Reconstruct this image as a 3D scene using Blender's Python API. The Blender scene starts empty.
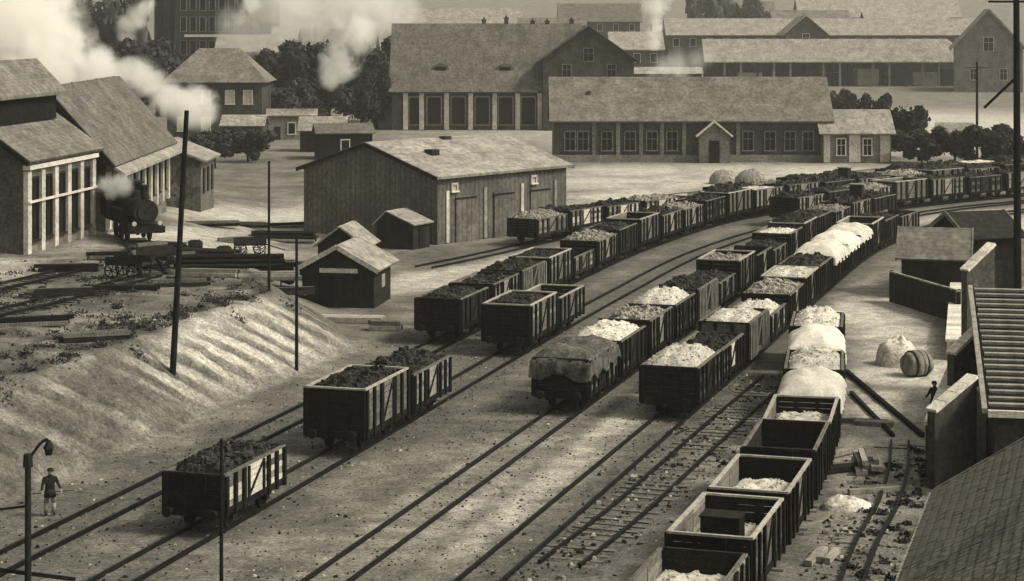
import bpy, bmesh, math, random
import numpy as np
from mathutils import Vector, Matrix, noise as mnoise

random.seed(7)
R = math.radians
scene = bpy.context.scene
COL = scene.collection

# ------------------------------------------------------------------ camera
CAM_H = 18.6          # metres above the yard
FOC = 2000.0          # focal length in pixels of a 1024 px wide picture
HOR = 15.0            # picture row of the horizon
cam_d = bpy.data.cameras.new('camera')
cam = bpy.data.objects.new('camera', cam_d)
COL.objects.link(cam)
cam.location = (0, 0, CAM_H)
cam.rotation_euler = (R(90), 0, 0)
cam_d.sensor_width = 36.0
cam_d.lens = FOC / 1024 * 36.0
cam_d.shift_y = -(290.5 - HOR) / 1024
cam_d.clip_start = 0.5
cam_d.clip_end = 9000
scene.camera = cam

# ------------------------------------------------------------------ sky, sun, exposure
SUN_EL, SUN_AZ = 46.0, 104.0      # azimuth clockwise from the viewing direction
world = bpy.data.worlds.new('World')
scene.world = world
world.use_nodes = True
wn = world.node_tree.nodes
wl = world.node_tree.links
wn.clear()
sky = wn.new('ShaderNodeTexSky')
sky.sky_type = 'NISHITA'
sky.sun_disc = False
sky.sun_elevation = R(SUN_EL)
sky.sun_rotation = R(SUN_AZ)
sky.dust_density = 4.0
bw = wn.new('ShaderNodeRGBToBW')          # the photograph is monochrome: grey sky, sepia print tone
mul = wn.new('ShaderNodeMixRGB')
mul.blend_type = 'MULTIPLY'
mul.inputs[0].default_value = 1.0
mul.inputs[2].default_value = (1.0, 0.965, 0.855, 1)
bg = wn.new('ShaderNodeBackground')
bg.inputs['Strength'].default_value = 0.115
wo = wn.new('ShaderNodeOutputWorld')
wl.new(sky.outputs[0], bw.inputs[0])
wl.new(bw.outputs[0], mul.inputs[1])
wl.new(mul.outputs[0], bg.inputs['Color'])
wl.new(bg.outputs[0], wo.inputs['Surface'])

sun_d = bpy.data.lights.new('sun', 'SUN')
sun_d.energy = 2.0
sun_d.angle = R(12)
sun_d.color = (1.0, 0.94, 0.82)
sun = bpy.data.objects.new('sun', sun_d)
COL.objects.link(sun)
_to = Vector((math.sin(R(SUN_AZ)) * math.cos(R(SUN_EL)), math.cos(R(SUN_AZ)) * math.cos(R(SUN_EL)), math.sin(R(SUN_EL))))
sun.rotation_euler = _to.to_track_quat('Z', 'Y').to_euler()
sun.location = (60, 40, 80)

vs = scene.view_settings
vs.view_transform = 'Standard'
vs.look = 'None'
vs.exposure = 0.74
vs.gamma = 1.0
vs.use_curve_mapping = False
cy = scene.cycles
cy.use_denoising = True
cy.max_bounces = 10
cy.diffuse_bounces = 3
cy.glossy_bounces = 2
cy.volume_bounces = 10
cy.transparent_max_bounces = 8
cy.volume_max_steps = 128
cy.use_adaptive_sampling = True
cy.adaptive_threshold = 0.02

# ------------------------------------------------------------------ helpers
def gp(x, y, h=0.0):
    """A point of the place seen at picture column x, row y, standing h metres above the yard."""
    Z = FOC * (CAM_H - h) / (y - HOR)
    return Vector(((x - 512) * Z / FOC, Z, h))

def tint(v, warm=1.0):
    return (v * (1 + .065 * warm), v, v * (1 - .14 * warm), 1)

MATS = {}
def mat(name, v, var=.35, scale=1.2, fine=14.0, finev=.25, rough=.9, bump=.25, bdist=.03, warm=1.0, stripes=None, rnd=.15):
    """Weathered matt surface: broad blotches, fine speckle and a little relief."""
    if name in MATS:
        return MATS[name]
    m = bpy.data.materials.new(name)
    m.use_nodes = True
    nt = m.node_tree
    N, L = nt.nodes, nt.links
    b = N['Principled BSDF']
    b.inputs['Roughness'].default_value = rough
    b.inputs['Specular IOR Level'].default_value = .04
    tc = N.new('ShaderNodeTexCoord')
    n1 = N.new('ShaderNodeTexNoise')
    n1.inputs['Scale'].default_value = scale
    n1.inputs['Detail'].default_value = 6
    n1.inputs['Roughness'].default_value = .65
    n2 = N.new('ShaderNodeTexNoise')
    n2.inputs['Scale'].default_value = fine
    n2.inputs['Detail'].default_value = 2
    L.new(tc.outputs['Object'], n1.inputs['Vector'])
    L.new(tc.outputs['Object'], n2.inputs['Vector'])
    def rng(src, lo, hi, a=.3, c=.7):
        r = N.new('ShaderNodeMapRange')
        r.inputs[1].default_value = a; r.inputs[2].default_value = c
        r.inputs[3].default_value = lo; r.inputs[4].default_value = hi
        L.new(src, r.inputs[0])
        return r.outputs[0]
    def mulv(a, c):
        q = N.new('ShaderNodeMath'); q.operation = 'MULTIPLY'
        L.new(a, q.inputs[0]); L.new(c, q.inputs[1])
        return q.outputs[0]
    f = mulv(rng(n1.outputs['Fac'], 1 - var, 1 + var), rng(n2.outputs['Fac'], 1 - finev, 1 + finev))
    if rnd:
        oi = N.new('ShaderNodeObjectInfo')
        f = mulv(f, rng(oi.outputs['Random'], 1 - rnd, 1 + rnd, 0, 1))
    hsrc = n2.outputs['Fac']
    if stripes:
        axis, freq, depth = stripes
        wv = N.new('ShaderNodeTexWave')
        wv.wave_type = 'BANDS'
        wv.bands_direction = axis
        wv.wave_profile = 'SAW'
        wv.inputs['Scale'].default_value = freq
        wv.inputs['Distortion'].default_value = .6
        wv.inputs['Detail'].default_value = 2
        wv.inputs['Detail Scale'].default_value = 2
        L.new(tc.outputs['Object'], wv.inputs['Vector'])
        f = mulv(f, rng(wv.outputs['Fac'], 1 - depth, 1 + depth * .3, 0, .35))
        hsrc = wv.outputs['Fac']
    cm = N.new('ShaderNodeMixRGB'); cm.blend_type = 'MULTIPLY'
    cm.inputs[0].default_value = 1
    cm.inputs[1].default_value = tint(v, warm)
    L.new(f, cm.inputs[2])
    L.new(cm.outputs[0], b.inputs['Base Color'])
    bp = N.new('ShaderNodeBump')
    bp.inputs['Strength'].default_value = bump
    bp.inputs['Distance'].default_value = bdist
    L.new(hsrc, bp.inputs['Height'])
    L.new(bp.outputs[0], b.inputs['Normal'])
    MATS[name] = m
    return m

class MB:
    """Collects boxes, beams, tubes and prisms; build() links them as ONE mesh object."""
    def __init__(s):
        s.v, s.f, s.m = [], [], []
    def add(s, vs_, fs_, mi=0):
        o = len(s.v)
        s.v += [tuple(p) for p in vs_]
        for f in fs_:
            s.f.append(tuple(o + i for i in f)); s.m.append(mi)
        return s
    def box(s, cx, cy_, cz, sx, sy, sz, mi=0, rz=0.0):
        a, b, c = sx / 2, sy / 2, sz / 2
        co, si = math.cos(rz), math.sin(rz)
        P = [(-a, -b, -c), (a, -b, -c), (a, b, -c), (-a, b, -c), (-a, -b, c), (a, -b, c), (a, b, c), (-a, b, c)]
        P = [(cx + x * co - y * si, cy_ + x * si + y * co, cz + z) for x, y, z in P]
        return s.add(P, [(0, 3, 2, 1), (4, 5, 6, 7), (0, 1, 5, 4), (1, 2, 6, 5), (2, 3, 7, 6), (3, 0, 4, 7)], mi)
    def beam(s, p, q, w, h, mi=0):
        p, q = Vector(p), Vector(q)
        d = (q - p).normalized()
        up = Vector((0, 0, 1)) if abs(d.z) < .95 else Vector((0, 1, 0))
        r = d.cross(up).normalized(); u = r.cross(d)
        P = []
        for e in (p, q):
            for a, b in ((-1, -1), (1, -1), (1, 1), (-1, 1)):
                P.append(e + r * (a * w / 2) + u * (b * h / 2))
        return s.add(P, [(0, 1, 2, 3), (7, 6, 5, 4), (0, 4, 5, 1), (1, 5, 6, 2), (2, 6, 7, 3), (3, 7, 4, 0)], mi)
    def tube(s, p, q, r0, r1=None, n=10, mi=0):
        r1 = r0 if r1 is None else r1
        p, q = Vector(p), Vector(q)
        d = (q - p).normalized()
        up = Vector((0, 0, 1)) if abs(d.z) < .9 else Vector((0, 1, 0))
        a = d.cross(up).normalized(); b = a.cross(d)
        P = []
        for e, r in ((p, r0), (q, r1)):
            for k in range(n):
                t = 2 * math.pi * k / n
                P.append(e + a * math.cos(t) * r + b * math.sin(t) * r)
        F = [(k, (k + 1) % n, n + (k + 1) % n, n + k) for k in range(n)]
        F += [tuple(range(n - 1, -1, -1)), tuple(range(n, 2 * n))]
        return s.add(P, F, mi)
    def prism(s, poly, vec, mi=0):
        n = len(poly); vec = Vector(vec)
        P = [Vector(p) for p in poly] + [Vector(p) + vec for p in poly]
        F = [tuple(range(n - 1, -1, -1)), tuple(range(n, 2 * n))]
        F += [(k, (k + 1) % n, n + (k + 1) % n, n + k) for k in range(n)]
        return s.add(P, F, mi)
    def mesh(s, name, mats, smooth=False):
        me = bpy.data.meshes.new(name)
        me.from_pydata(s.v, [], s.f)
        bm = bmesh.new(); bm.from_mesh(me)
        bmesh.ops.recalc_face_normals(bm, faces=bm.faces)
        bm.to_mesh(me); bm.free()
        for m in (mats if isinstance(mats, (list, tuple)) else [mats]):
            me.materials.append(m)
        me.polygons.foreach_set('material_index', s.m)
        if smooth:
            me.polygons.foreach_set('use_smooth', [True] * len(me.polygons))
        me.update()
        return me
    def build(s, name, mats, parent=None, smooth=False):
        return link(name, s.mesh(name, mats, smooth), parent)

def link(name, data, parent=None, loc=None, rz=None):
    o = bpy.data.objects.new(name, data)
    COL.objects.link(o)
    if parent is not None:
        o.parent = parent
    if loc is not None:
        o.location = loc
    if rz is not None:
        o.rotation_euler = (0, 0, rz)
    return o

def tag(o, label=None, cat=None, group=None, kind=None):
    if label: o['label'] = label
    if cat: o['category'] = cat
    if group: o['group'] = group
    if kind: o['kind'] = kind
    return o

def thing(name, label, cat, loc=(0, 0, 0), rz=0.0, group=None):
    o = link(name, None, None, loc, rz)
    o.empty_display_size = .3
    return tag(o, label, cat, group)

def vn(x, y, seed=0):
    """Smooth value noise on numpy arrays, 0..1."""
    x = np.asarray(x, float) + seed * 17.31; y = np.asarray(y, float) + seed * 9.77
    xi, yi = np.floor(x), np.floor(y)
    fx, fy = x - xi, y - yi
    fx = fx * fx * (3 - 2 * fx); fy = fy * fy * (3 - 2 * fy)
    def h(a, b):
        t = np.sin(a * 127.1 + b * 311.7 + seed * 74.7) * 43758.5453
        return t - np.floor(t)
    return (h(xi, yi) * (1 - fx) + h(xi + 1, yi) * fx) * (1 - fy) + (h(xi, yi + 1) * (1 - fx) + h(xi + 1, yi + 1) * fx) * fy

def fbm(x, y, seed=0, o=4):
    r, a, t = 0, .5, 0
    for k in range(o):
        r = r + a * vn(x * 2 ** k, y * 2 ** k, seed + k); t += a; a *= .55
    return r / t

def sstep(a, b, x):
    t = np.clip((np.asarray(x, float) - a) / (b - a), 0, 1)
    return t * t * (3 - 2 * t)

class Path2:
    """A smooth line on the ground through given points, read by distance."""
    def __init__(s, pts):
        p = [Vector((a[0], a[1])) for a in pts]
        p = [p[0] * 2 - p[1]] + p + [p[-1] * 2 - p[-2]]
        out = []
        for i in range(1, len(p) - 2):
            n = max(2, int((p[i + 1] - p[i]).length / .4))
            for k in range(n):
                t = k / n
                a, b, c, d = p[i - 1], p[i], p[i + 1], p[i + 2]
                out.append(.5 * ((2 * b) + (c - a) * t + (2 * a - 5 * b + 4 * c - d) * t * t + (3 * b - a - 3 * c + d) * t ** 3))
        out.append(p[-2])
        s.p = np.array([(q.x, q.y) for q in out])
        s.s = np.concatenate([[0], np.cumsum(np.hypot(*np.diff(s.p, axis=0).T))])
    def at(s, d):
        return Vector((np.interp(d, s.s, s.p[:, 0]), np.interp(d, s.s, s.p[:, 1])))
    def head(s, d):
        q = s.at(d + .6) - s.at(d - .6)
        return math.atan2(q.y, q.x)
    def s_at_y(s, y):
        return float(np.interp(y, s.p[:, 1], s.s))

# ------------------------------------------------------------------ materials
M = dict(
    wood_dark=mat('tarred_wood', .020, .5, 2.0, 16, .4),
    wood_black=mat('sooty_wood', .011, .5, 2.0, 16, .4),
    wood_mid=mat('weathered_wood', .11, .45, 1.8, 14, .35, stripes=('X', 2.2, .35)),
    wood_pale=mat('bleached_lit_wood', .30, .35, 2.5, 14, .3),
    wood_grey=mat('grey_plank', .2, .4, 2.0, 14, .3),
    iron=mat('sooty_iron', .016, .4, 3, 18, .3, rough=.6),
    rail=mat('rail_steel', .010, .4, 2, 10, .3, rough=.5),
    sleeper=mat('oiled_sleeper', .04, .4, 1.5, 12, .35),
    lime=mat('burnt_lime', .42, .35, 1.6, 9, .35, bump=.6, bdist=.06),
    coal=mat('coal', .03, .8, 2.5, 9, .7, rough=.55, bump=1, bdist=.1),
    stone=mat('broken_stone', .22, .5, 3.5, 10, .45, bump=1, bdist=.1),
    sand=mat('sand', .42, .2, 1.2, 12, .2),
    tarp_pale=mat('pale_canvas', .5, .2, 1.4, 8, .15, bump=.4),
    tarp_dark=mat('tarred_canvas', .07, .6, 1.4, 6, .5, bump=.9),
    roof_grey=mat('grey_tile_roof', .125, .4, .5, 2.6, .32, stripes=('Z', 1.6, .16), rnd=.06),
    roof_mid=mat('sooty_tile_roof', .095, .4, .5, 2.4, .32, stripes=('Z', 1.4, .16), rnd=.06),
    roof_pale=mat('pale_felt_roof', .22, .35, .45, 2.2, .32, stripes=('Z', 1.2, .1), rnd=.05),
    roof_near=mat('old_tile_roof', .10, .35, .6, 8, .45, bump=.6, stripes=('Z', 3.0, .18), rnd=0),
    wall_dark=mat('soot_stained_brick', .055, .45, .6, 4, .35),
    wall_mid=mat('grey_render', .14, .4, .5, 4, .3),
    wall_board=mat('weathered_board_wall', .085, .4, .35, 3, .3, stripes=('X', .55, .4)),
    wall_board_y=mat('weathered_gable_boards', .11, .35, .35, 3, .3, stripes=('Y', .55, .4)),
    wall_pale=mat('pale_plaster', .36, .3, .6, 4, .25),
    glass=mat('dark_window_glass', .012, .4, 2, 6, .2, rough=.3, bump=0),
    trim=mat('pale_timber_trim', .42, .25, 1.5, 8, .2),
    copestone=mat('pale_coping', .55, .25, 1.2, 8, .25),
    rubble=mat('rubble', .16, .6, 2, 7, .5),
    skin=mat('skin', .3, .1, 4, 20, .1),
    cloth_dark=mat('dark_jacket', .02, .3, 6, 30, .2),
    cloth_pale=mat('pale_trousers', .22, .3, 6, 30, .2),
    barkmat=mat('bark', .035, .4, 3, 12, .3),
    leaf=mat('dark_foliage', .034, .5, .5, 2.5, .5, warm=.8, bump=0),
    leaf_far=mat('grey_green_foliage', .06, .4, .3, 2, .4, warm=.8, bump=0),
)

# ------------------------------------------------------------------ track lines (metres, x right, y away)
def ext(pts, y0=44.0):
    a, b = pts[0], pts[1]
    t = (y0 - a[1]) / (b[1] - a[1])
    return [(a[0] + (b[0] - a[0]) * t, y0)] + pts
T0 = Path2([(-6.5, 147), (-2.5, 154), (3.5, 165.5), (10.8, 176.5), (20, 187.3), (31, 200), (42, 211.5), (60, 227), (84, 245)])
T1 = Path2(ext([(-17.3, 67.6), (-9.86, 93), (-4.2, 112.7), (4.0, 140), (10.6, 160), (19.8, 181), (31, 195), (42, 206), (59, 220), (84, 238)]))
T2 = Path2(ext([(-12.9, 66), (-7.5, 84), (.05, 110), (7, 133), (14.4, 155.6), (23.5, 175), (34.5, 189.5), (46, 200.5), (62, 213.5), (86, 231)]))
T3 = Path2(ext([(-6.0, 65.7), (2.6, 94), (9.5, 116.5), (16.8, 139.7), (24.7, 163), (32, 178), (42, 191), (54, 201), (70, 213), (90, 228)]))
T4 = Path2(ext([(-1.0, 65.7), (7.3, 92), (13.3, 111), (19.4, 131), (27.4, 155.5), (33.5, 169), (42, 182.5), (54, 194), (72, 206.5), (92, 221)]))
def rimc(x, y, h=2.35):
    p = gp(x, y, h); return (p.x, p.y)
T5 = Path2(ext([rimc(715, 536), rimc(751, 492.5), rimc(785, 445), (12.3, 84), (13.7, 91), (14.8, 97.5), (16.0, 105), (17.3, 112), (18.8, 119)], 40))
T6 = Path2([(1.6, 67.5), (4.2, 74.5), (7.2, 83.5), (10.2, 92.5), (13.6, 102.5)])     # bare turnout road between T4 and T5
TL1 = Path2([(-42, 76), (-32, 92.5), (-26, 106), (-21.5, 119)])         # terrace sidings
TL2 = Path2([(-44, 87), (-36, 100), (-30, 112), (-26, 124)])
TL3 = Path2([(-21.5, 120), (-24.0, 130), (-26.6, 139.8), (-27.7, 144.5)])     # to the locomotive
ALLT = [T0, T1, T2, T3, T4, T5, T6, TL1, TL2, TL3]

# ------------------------------------------------------------------ terrain
P0 = (-9.86, 93.0); DX, DY = .2815, .9596
def uv_of(x, y):
    a, b = np.asarray(x, float) - P0[0], np.asarray(y, float) - P0[1]
    return a * DX + b * DY, -a * DY + b * DX
def terr(x, y, detail=True):
    x = np.asarray(x, float); y = np.asarray(y, float)
    u, v = uv_of(x, y)
    edge = 4.3 + np.maximum(0, u - 18) * .5
    s = (v - edge) * np.where(u > 18, .894, 1.0)
    if detail:
        s = s + (fbm(x * .3, y * .3, 3) - .5) * .8
    t = np.clip(s / (4.6 + 12 * sstep(22, 50, u)), 0, 1)
    prof = t * .92 + .08 * t * t * (3 - 2 * t)
    h = 3.0 * prof * (1 - sstep(196, 235, y)) * (1 - .0 * x)
    if detail:
        slope = np.clip(4 * t * (1 - t), 0, 1) * (1 - sstep(16, 28, u))
        ph = (u + .7 * v) / 2.3 + (fbm(x * .12, y * .12, 8) - .5) * .8
        h = h + slope * (.08 - .42 * np.exp(-(np.sin(math.pi * ph) / .26) ** 2) * sstep(.35, .6, fbm(x * .3, y * .3, 19)))
        ter = np.clip(s / 5, 0, 1)
        h = h + (fbm(x * .8, y * .8, 5) - .5) * (.06 + .22 * ter * (y < 170))
    # hills behind the town
    h = h + 90 * sstep(620, 2000, y) * (.8 + .5 * (fbm(x / 420, y / 420, 12) - .5))
    return h
def th(x, y):
    return float(terr(np.array([x]), np.array([y]), False)[0])

def lines(segs):
    out = [segs[0][0]]
    for a, b, st in segs:
        n = max(1, int(round((b - a) / st)))
        out += [a + (b - a) * (k + 1) / n for k in range(n)]
    return np.array(out)
gx = lines([(-1500, -300, 60), (-300, -60, 12), (-60, -40, 2), (-40, -30, .45), (-30, -8, .24), (-8, 34, .45), (34, 100, 2), (100, 300, 14), (300, 1500, 60)])
gy = lines([(0, 42, 4), (42, 66, .5), (66, 122, .26), (122, 150, .5), (150, 240, 1.2), (240, 420, 6), (420, 1000, 24), (1000, 2600, 80)])
GX, GY = np.meshgrid(gx, gy)
GZ = terr(GX, GY)
dist = np.full(GX.shape, 1e9)
near = (GX > -62) & (GX < 100) & (GY < 260)
nx, ny = GX[near], GY[near]
dn = np.full(nx.shape, 1e9)
for T in ALLT:
    for q in T.p[::4]:
        dn = np.minimum(dn, (nx - q[0]) ** 2 + (ny - q[1]) ** 2)
dist[near] = np.sqrt(dn)
GZ = np.where((dist < 1.6) & (GX > -16 + (GY - 90) * .28), GZ * 0 + np.where(np.abs(GZ) < .1, -.015, GZ), GZ)
bed = 1 - sstep(.8, np.where(GY > 84, 2.9, 1.9), dist + (fbm(GX * .7, GY * .7, 21) - .5) * 2.0)
uu, vv = uv_of(GX, GY)
edge = 4.3 + np.maximum(0, uu - 18) * .5
def blob(px, py, rx, ry, rot=0.0):
    a, b = GX - px, GY - py
    c, s_ = math.cos(rot), math.sin(rot)
    X, Y = (a * c + b * s_) / rx, (-a * s_ + b * c) / ry
    return np.exp(-(X * X + Y * Y) ** 2 * .8)
pale = np.zeros(GX.shape)
for bl in [(30, 237, 34, 11), (22, 222, 26, 9), (14, 205, 9, 10), (19.2, 100, 3.4, 22, -.22), (22.5, 125, 3, 16, -.2), (-2.5, 146, 3.4, 14, -.5), (-24, 150, 6, 16, -.1), (40, 178, 9, 16, -.75),
           (4, 87, 1.3, 22, -.29), (-1.5, 80, 1.5, 24, -.29), (-18, 178, 12, 16), (-33, 118, 5, 9), (10, 88, 1.6, 9, -.29), (3.5, 150, 1.0, 14, -.3), (60, 330, 60, 60),
           (-6, 190, 14, 20), (-14, 104, 2.4, 8, -.3), (17.5, 92, 2, 9, -.1)]:
    pale = np.maximum(pale, blob(*bl))
pale = np.clip(pale * (.6 + .9 * fbm(GX * .5, GY * .5, 31)), 0, 1)
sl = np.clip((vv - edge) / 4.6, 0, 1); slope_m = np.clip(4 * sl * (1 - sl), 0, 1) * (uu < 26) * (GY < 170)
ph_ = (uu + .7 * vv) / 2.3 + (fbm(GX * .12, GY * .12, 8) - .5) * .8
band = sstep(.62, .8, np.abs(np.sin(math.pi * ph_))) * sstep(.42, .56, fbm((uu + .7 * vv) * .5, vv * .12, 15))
pale = np.maximum(pale, slope_m * .5 * band)  # lit ribs of the embankment painted pale
weed_shade = sstep(.42, .66, fbm(GX * .3, GY * .3, 44)) * .55 * (dist < 900)
top_edge = np.exp(-((vv - edge - 5.6) / 1.8) ** 2) * (uu > -14) * (uu < 40)
weed_shade = np.maximum(weed_shade, top_edge * sstep(.3, .6, fbm(GX * .6, GY * .6, 45)))
weed_shade = np.maximum(weed_shade, sstep(6, 14, GX - 3) * (GY < 84) * .8 * fbm(GX * .8, GY * .8, 46))
weed_shade = np.maximum(weed_shade, (vv - edge > 5) * (GY < 128) * sstep(.48, .62, fbm(GX * .55, GY * .3, 47)) * .8)
weed_shade = np.where(pale > .5, weed_shade * .55, weed_shade)
weed_shade = np.maximum(weed_shade, slope_m * np.maximum(.74 * (1 - band), (1 - sstep(.1, .4, np.abs(np.sin(math.pi * ph_)))) * 1.0))  # slope gullies darkened in colour, standing in for their shade
weed_shade = np.maximum(weed_shade, (vv > edge) * (vv < edge + 13) * (uu < -2) * (uu > -40) * sstep(.42, .58, fbm(GX * .5, GY * .5, 78)) * .7)
nyr, nxr = GX.shape
idx = np.arange(nyr * nxr).reshape(nyr, nxr)
quads = np.stack([idx[:-1, :-1], idx[:-1, 1:], idx[1:, 1:], idx[1:, :-1]], -1).reshape(-1, 4)
gm = bpy.data.meshes.new('ground')
gm.vertices.add(nyr * nxr)
gm.vertices.foreach_set('co', np.stack([GX, GY, GZ], -1).reshape(-1).astype(np.float32))
gm.loops.add(quads.size); gm.loops.foreach_set('vertex_index', quads.reshape(-1).astype(np.int32))
gm.polygons.add(len(quads))
gm.polygons.foreach_set('loop_start', (np.arange(len(quads)) * 4).astype(np.int32))
gm.polygons.foreach_set('use_smooth', np.ones(len(quads), bool))
gm.update(calc_edges=True)
at = gm.color_attributes.new('tone', 'FLOAT_COLOR', 'POINT')
at.data.foreach_set('color', np.stack([bed, pale, weed_shade, np.ones_like(bed)], -1).reshape(-1).astype(np.float32))

def ground_material():
    m = bpy.data.materials.new('cinder_ground'); m.use_nodes = True
    N, L = m.node_tree.nodes, m.node_tree.links
    b = N['Principled BSDF']; b.inputs['Roughness'].default_value = .95; b.inputs['Specular IOR Level'].default_value = .1
    tc = N.new('ShaderNodeTexCoord'); a = N.new('ShaderNodeAttribute'); a.attribute_name = 'tone'
    sp = N.new('ShaderNodeSeparateColor'); L.new(a.outputs['Color'], sp.inputs[0])
    def noise(sc, det=4, rgh=.6):
        n = N.new('ShaderNodeTexNoise'); n.inputs['Scale'].default_value = sc; n.inputs['Detail'].default_value = det; n.inputs['Roughness'].default_value = rgh
        L.new(tc.outputs['Object'], n.inputs['Vector']); return n.outputs['Fac']
    def rng(src, lo, hi, p=.3, q=.7):
        r = N.new('ShaderNodeMapRange'); L.new(src, r.inputs[0])
        for i, x in enumerate((p, q, lo, hi)): r.inputs[i + 1].default_value = x
        return r.outputs[0]
    def mix(f, c1, c2, mode='MIX'):
        x = N.new('ShaderNodeMixRGB'); x.blend_type = mode
        for i, c in ((0, f), (1, c1), (2, c2)):
            if hasattr(c, 'is_output'): L.new(c, x.inputs[i])
            else: x.inputs[i].default_value = c
        return x.outputs[0]
    base = mix(rng(noise(.22, 5), 0, 1), tint(.095), tint(.20))
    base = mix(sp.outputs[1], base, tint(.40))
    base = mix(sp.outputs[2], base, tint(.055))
    bedc = N.new('ShaderNodeMath'); bedc.operation = 'MULTIPLY'; bedc.inputs[1].default_value = .72
    L.new(sp.outputs[0], bedc.inputs[0])
    base = mix(bedc.outputs[0], base, tint(.075))
    sp1 = rng(noise(1.1, 7, .8), .42, 1.5)
    sp2 = rng(noise(6, 3, .85), .35, 1.65)
    base = mix(1.0, mix(1.0, base, sp1, 'MULTIPLY'), sp2, 'MULTIPLY')
    L.new(base, b.inputs['Base Color'])
    bp = N.new('ShaderNodeBump'); bp.inputs['Strength'].default_value = .45; bp.inputs['Distance'].default_value = .06
    L.new(noise(5, 5, .7), bp.inputs['Height']); L.new(bp.outputs[0], b.inputs['Normal'])
    return m
gm.materials.append(ground_material())
ground = link('ground', gm)
tag(ground, 'cinder and packed earth ground of the railway yard with its raised terrace', None, None, 'structure')

# ------------------------------------------------------------------ railway tracks
RAIL_T = .15
def track(T, label, sleepers=True, bare=False, zf=None, gauge=1.435, step=.7):
    zf = zf or (lambda x, y: 0.0)
    t = thing('railway_track', label, 'track', (0, 0, 0)); t['kind'] = 'structure'
    n = int(T.s[-1] / 1.2)
    for sgn in (-1, 1):
        P = []
        for k in range(n + 1):
            d = T.s[-1] * k / n
            p, a = T.at(d), T.head(d)
            nrm = Vector((math.sin(a), -math.cos(a)))
            for w, z in ((-.05, 0), (.05, 0), (.05, RAIL_T), (-.05, RAIL_T)):
                q = p + nrm * (sgn * gauge / 2 + w)
                P.append((q.x, q.y, zf(q.x, q.y) + z))
        F = []
        for k in range(n):
            for j in range(4):
                F.append((4 * k + j, 4 * k + (j + 1) % 4, 4 * k + 4 + (j + 1) % 4, 4 * k + 4 + j))
        F += [(3, 2, 1, 0), tuple(4 * n + j for j in range(4))]
        MB().add(P, F).build('rail', M['rail'], t)
    if sleepers:
        b = MB(); d = .3; sm = None
        while d < T.s[-1] - .3:
            p, a = T.at(d), T.head(d)
            if p.y > 215: break
            if bare:
                if sm is None: sm = MB().box(0, 0, 0, .24, 2.5, .16).mesh('sleeper', M['wood_mid'])
                o = link('sleeper', sm, t, (p.x + random.uniform(-.08, .08), p.y, -.072 + random.uniform(-.03, .03)), a + random.uniform(-.05, .05))
                if random.random() < .0: o.scale.y = 1.2
            else:
                b.box(p.x, p.y, zf(p.x, p.y) - .085 + random.uniform(-.02, .018), .24, 2.4 + random.uniform(-.1, .1), .14, 0, a + random.uniform(-.03, .03))
            d += step + random.uniform(-.05, .05)
        if not bare:
            b.build('sleepers', M['sleeper'], t)['kind'] = 'stuff'
    return t
zt = lambda x, y: th(x, y) + .05
track(T0, 'track of the distant wagon row curving past the plank shed')
track(T1, 'track running along the foot of the earth embankment', sleepers=False)
track(T2, 'track carrying the single slatted wagon at lower left', sleepers=False)
track(T3, 'middle track leading to the canvas covered wagon', sleepers=False)
track(T4, 'track leading to the wagon heaped with a pale mound', sleepers=False)
track(T5, 'track beneath the near row of open wagons')
track(T6, 'bare turnout track with exposed sleepers beside the near wagon row', bare=True)
track(TL1, 'overgrown siding near the edge of the terrace', zf=zt)
track(TL2, 'overgrown siding in the middle of the terrace', zf=zt)
track(TL3, 'terrace siding on which the locomotive stands', zf=zt)

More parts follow.
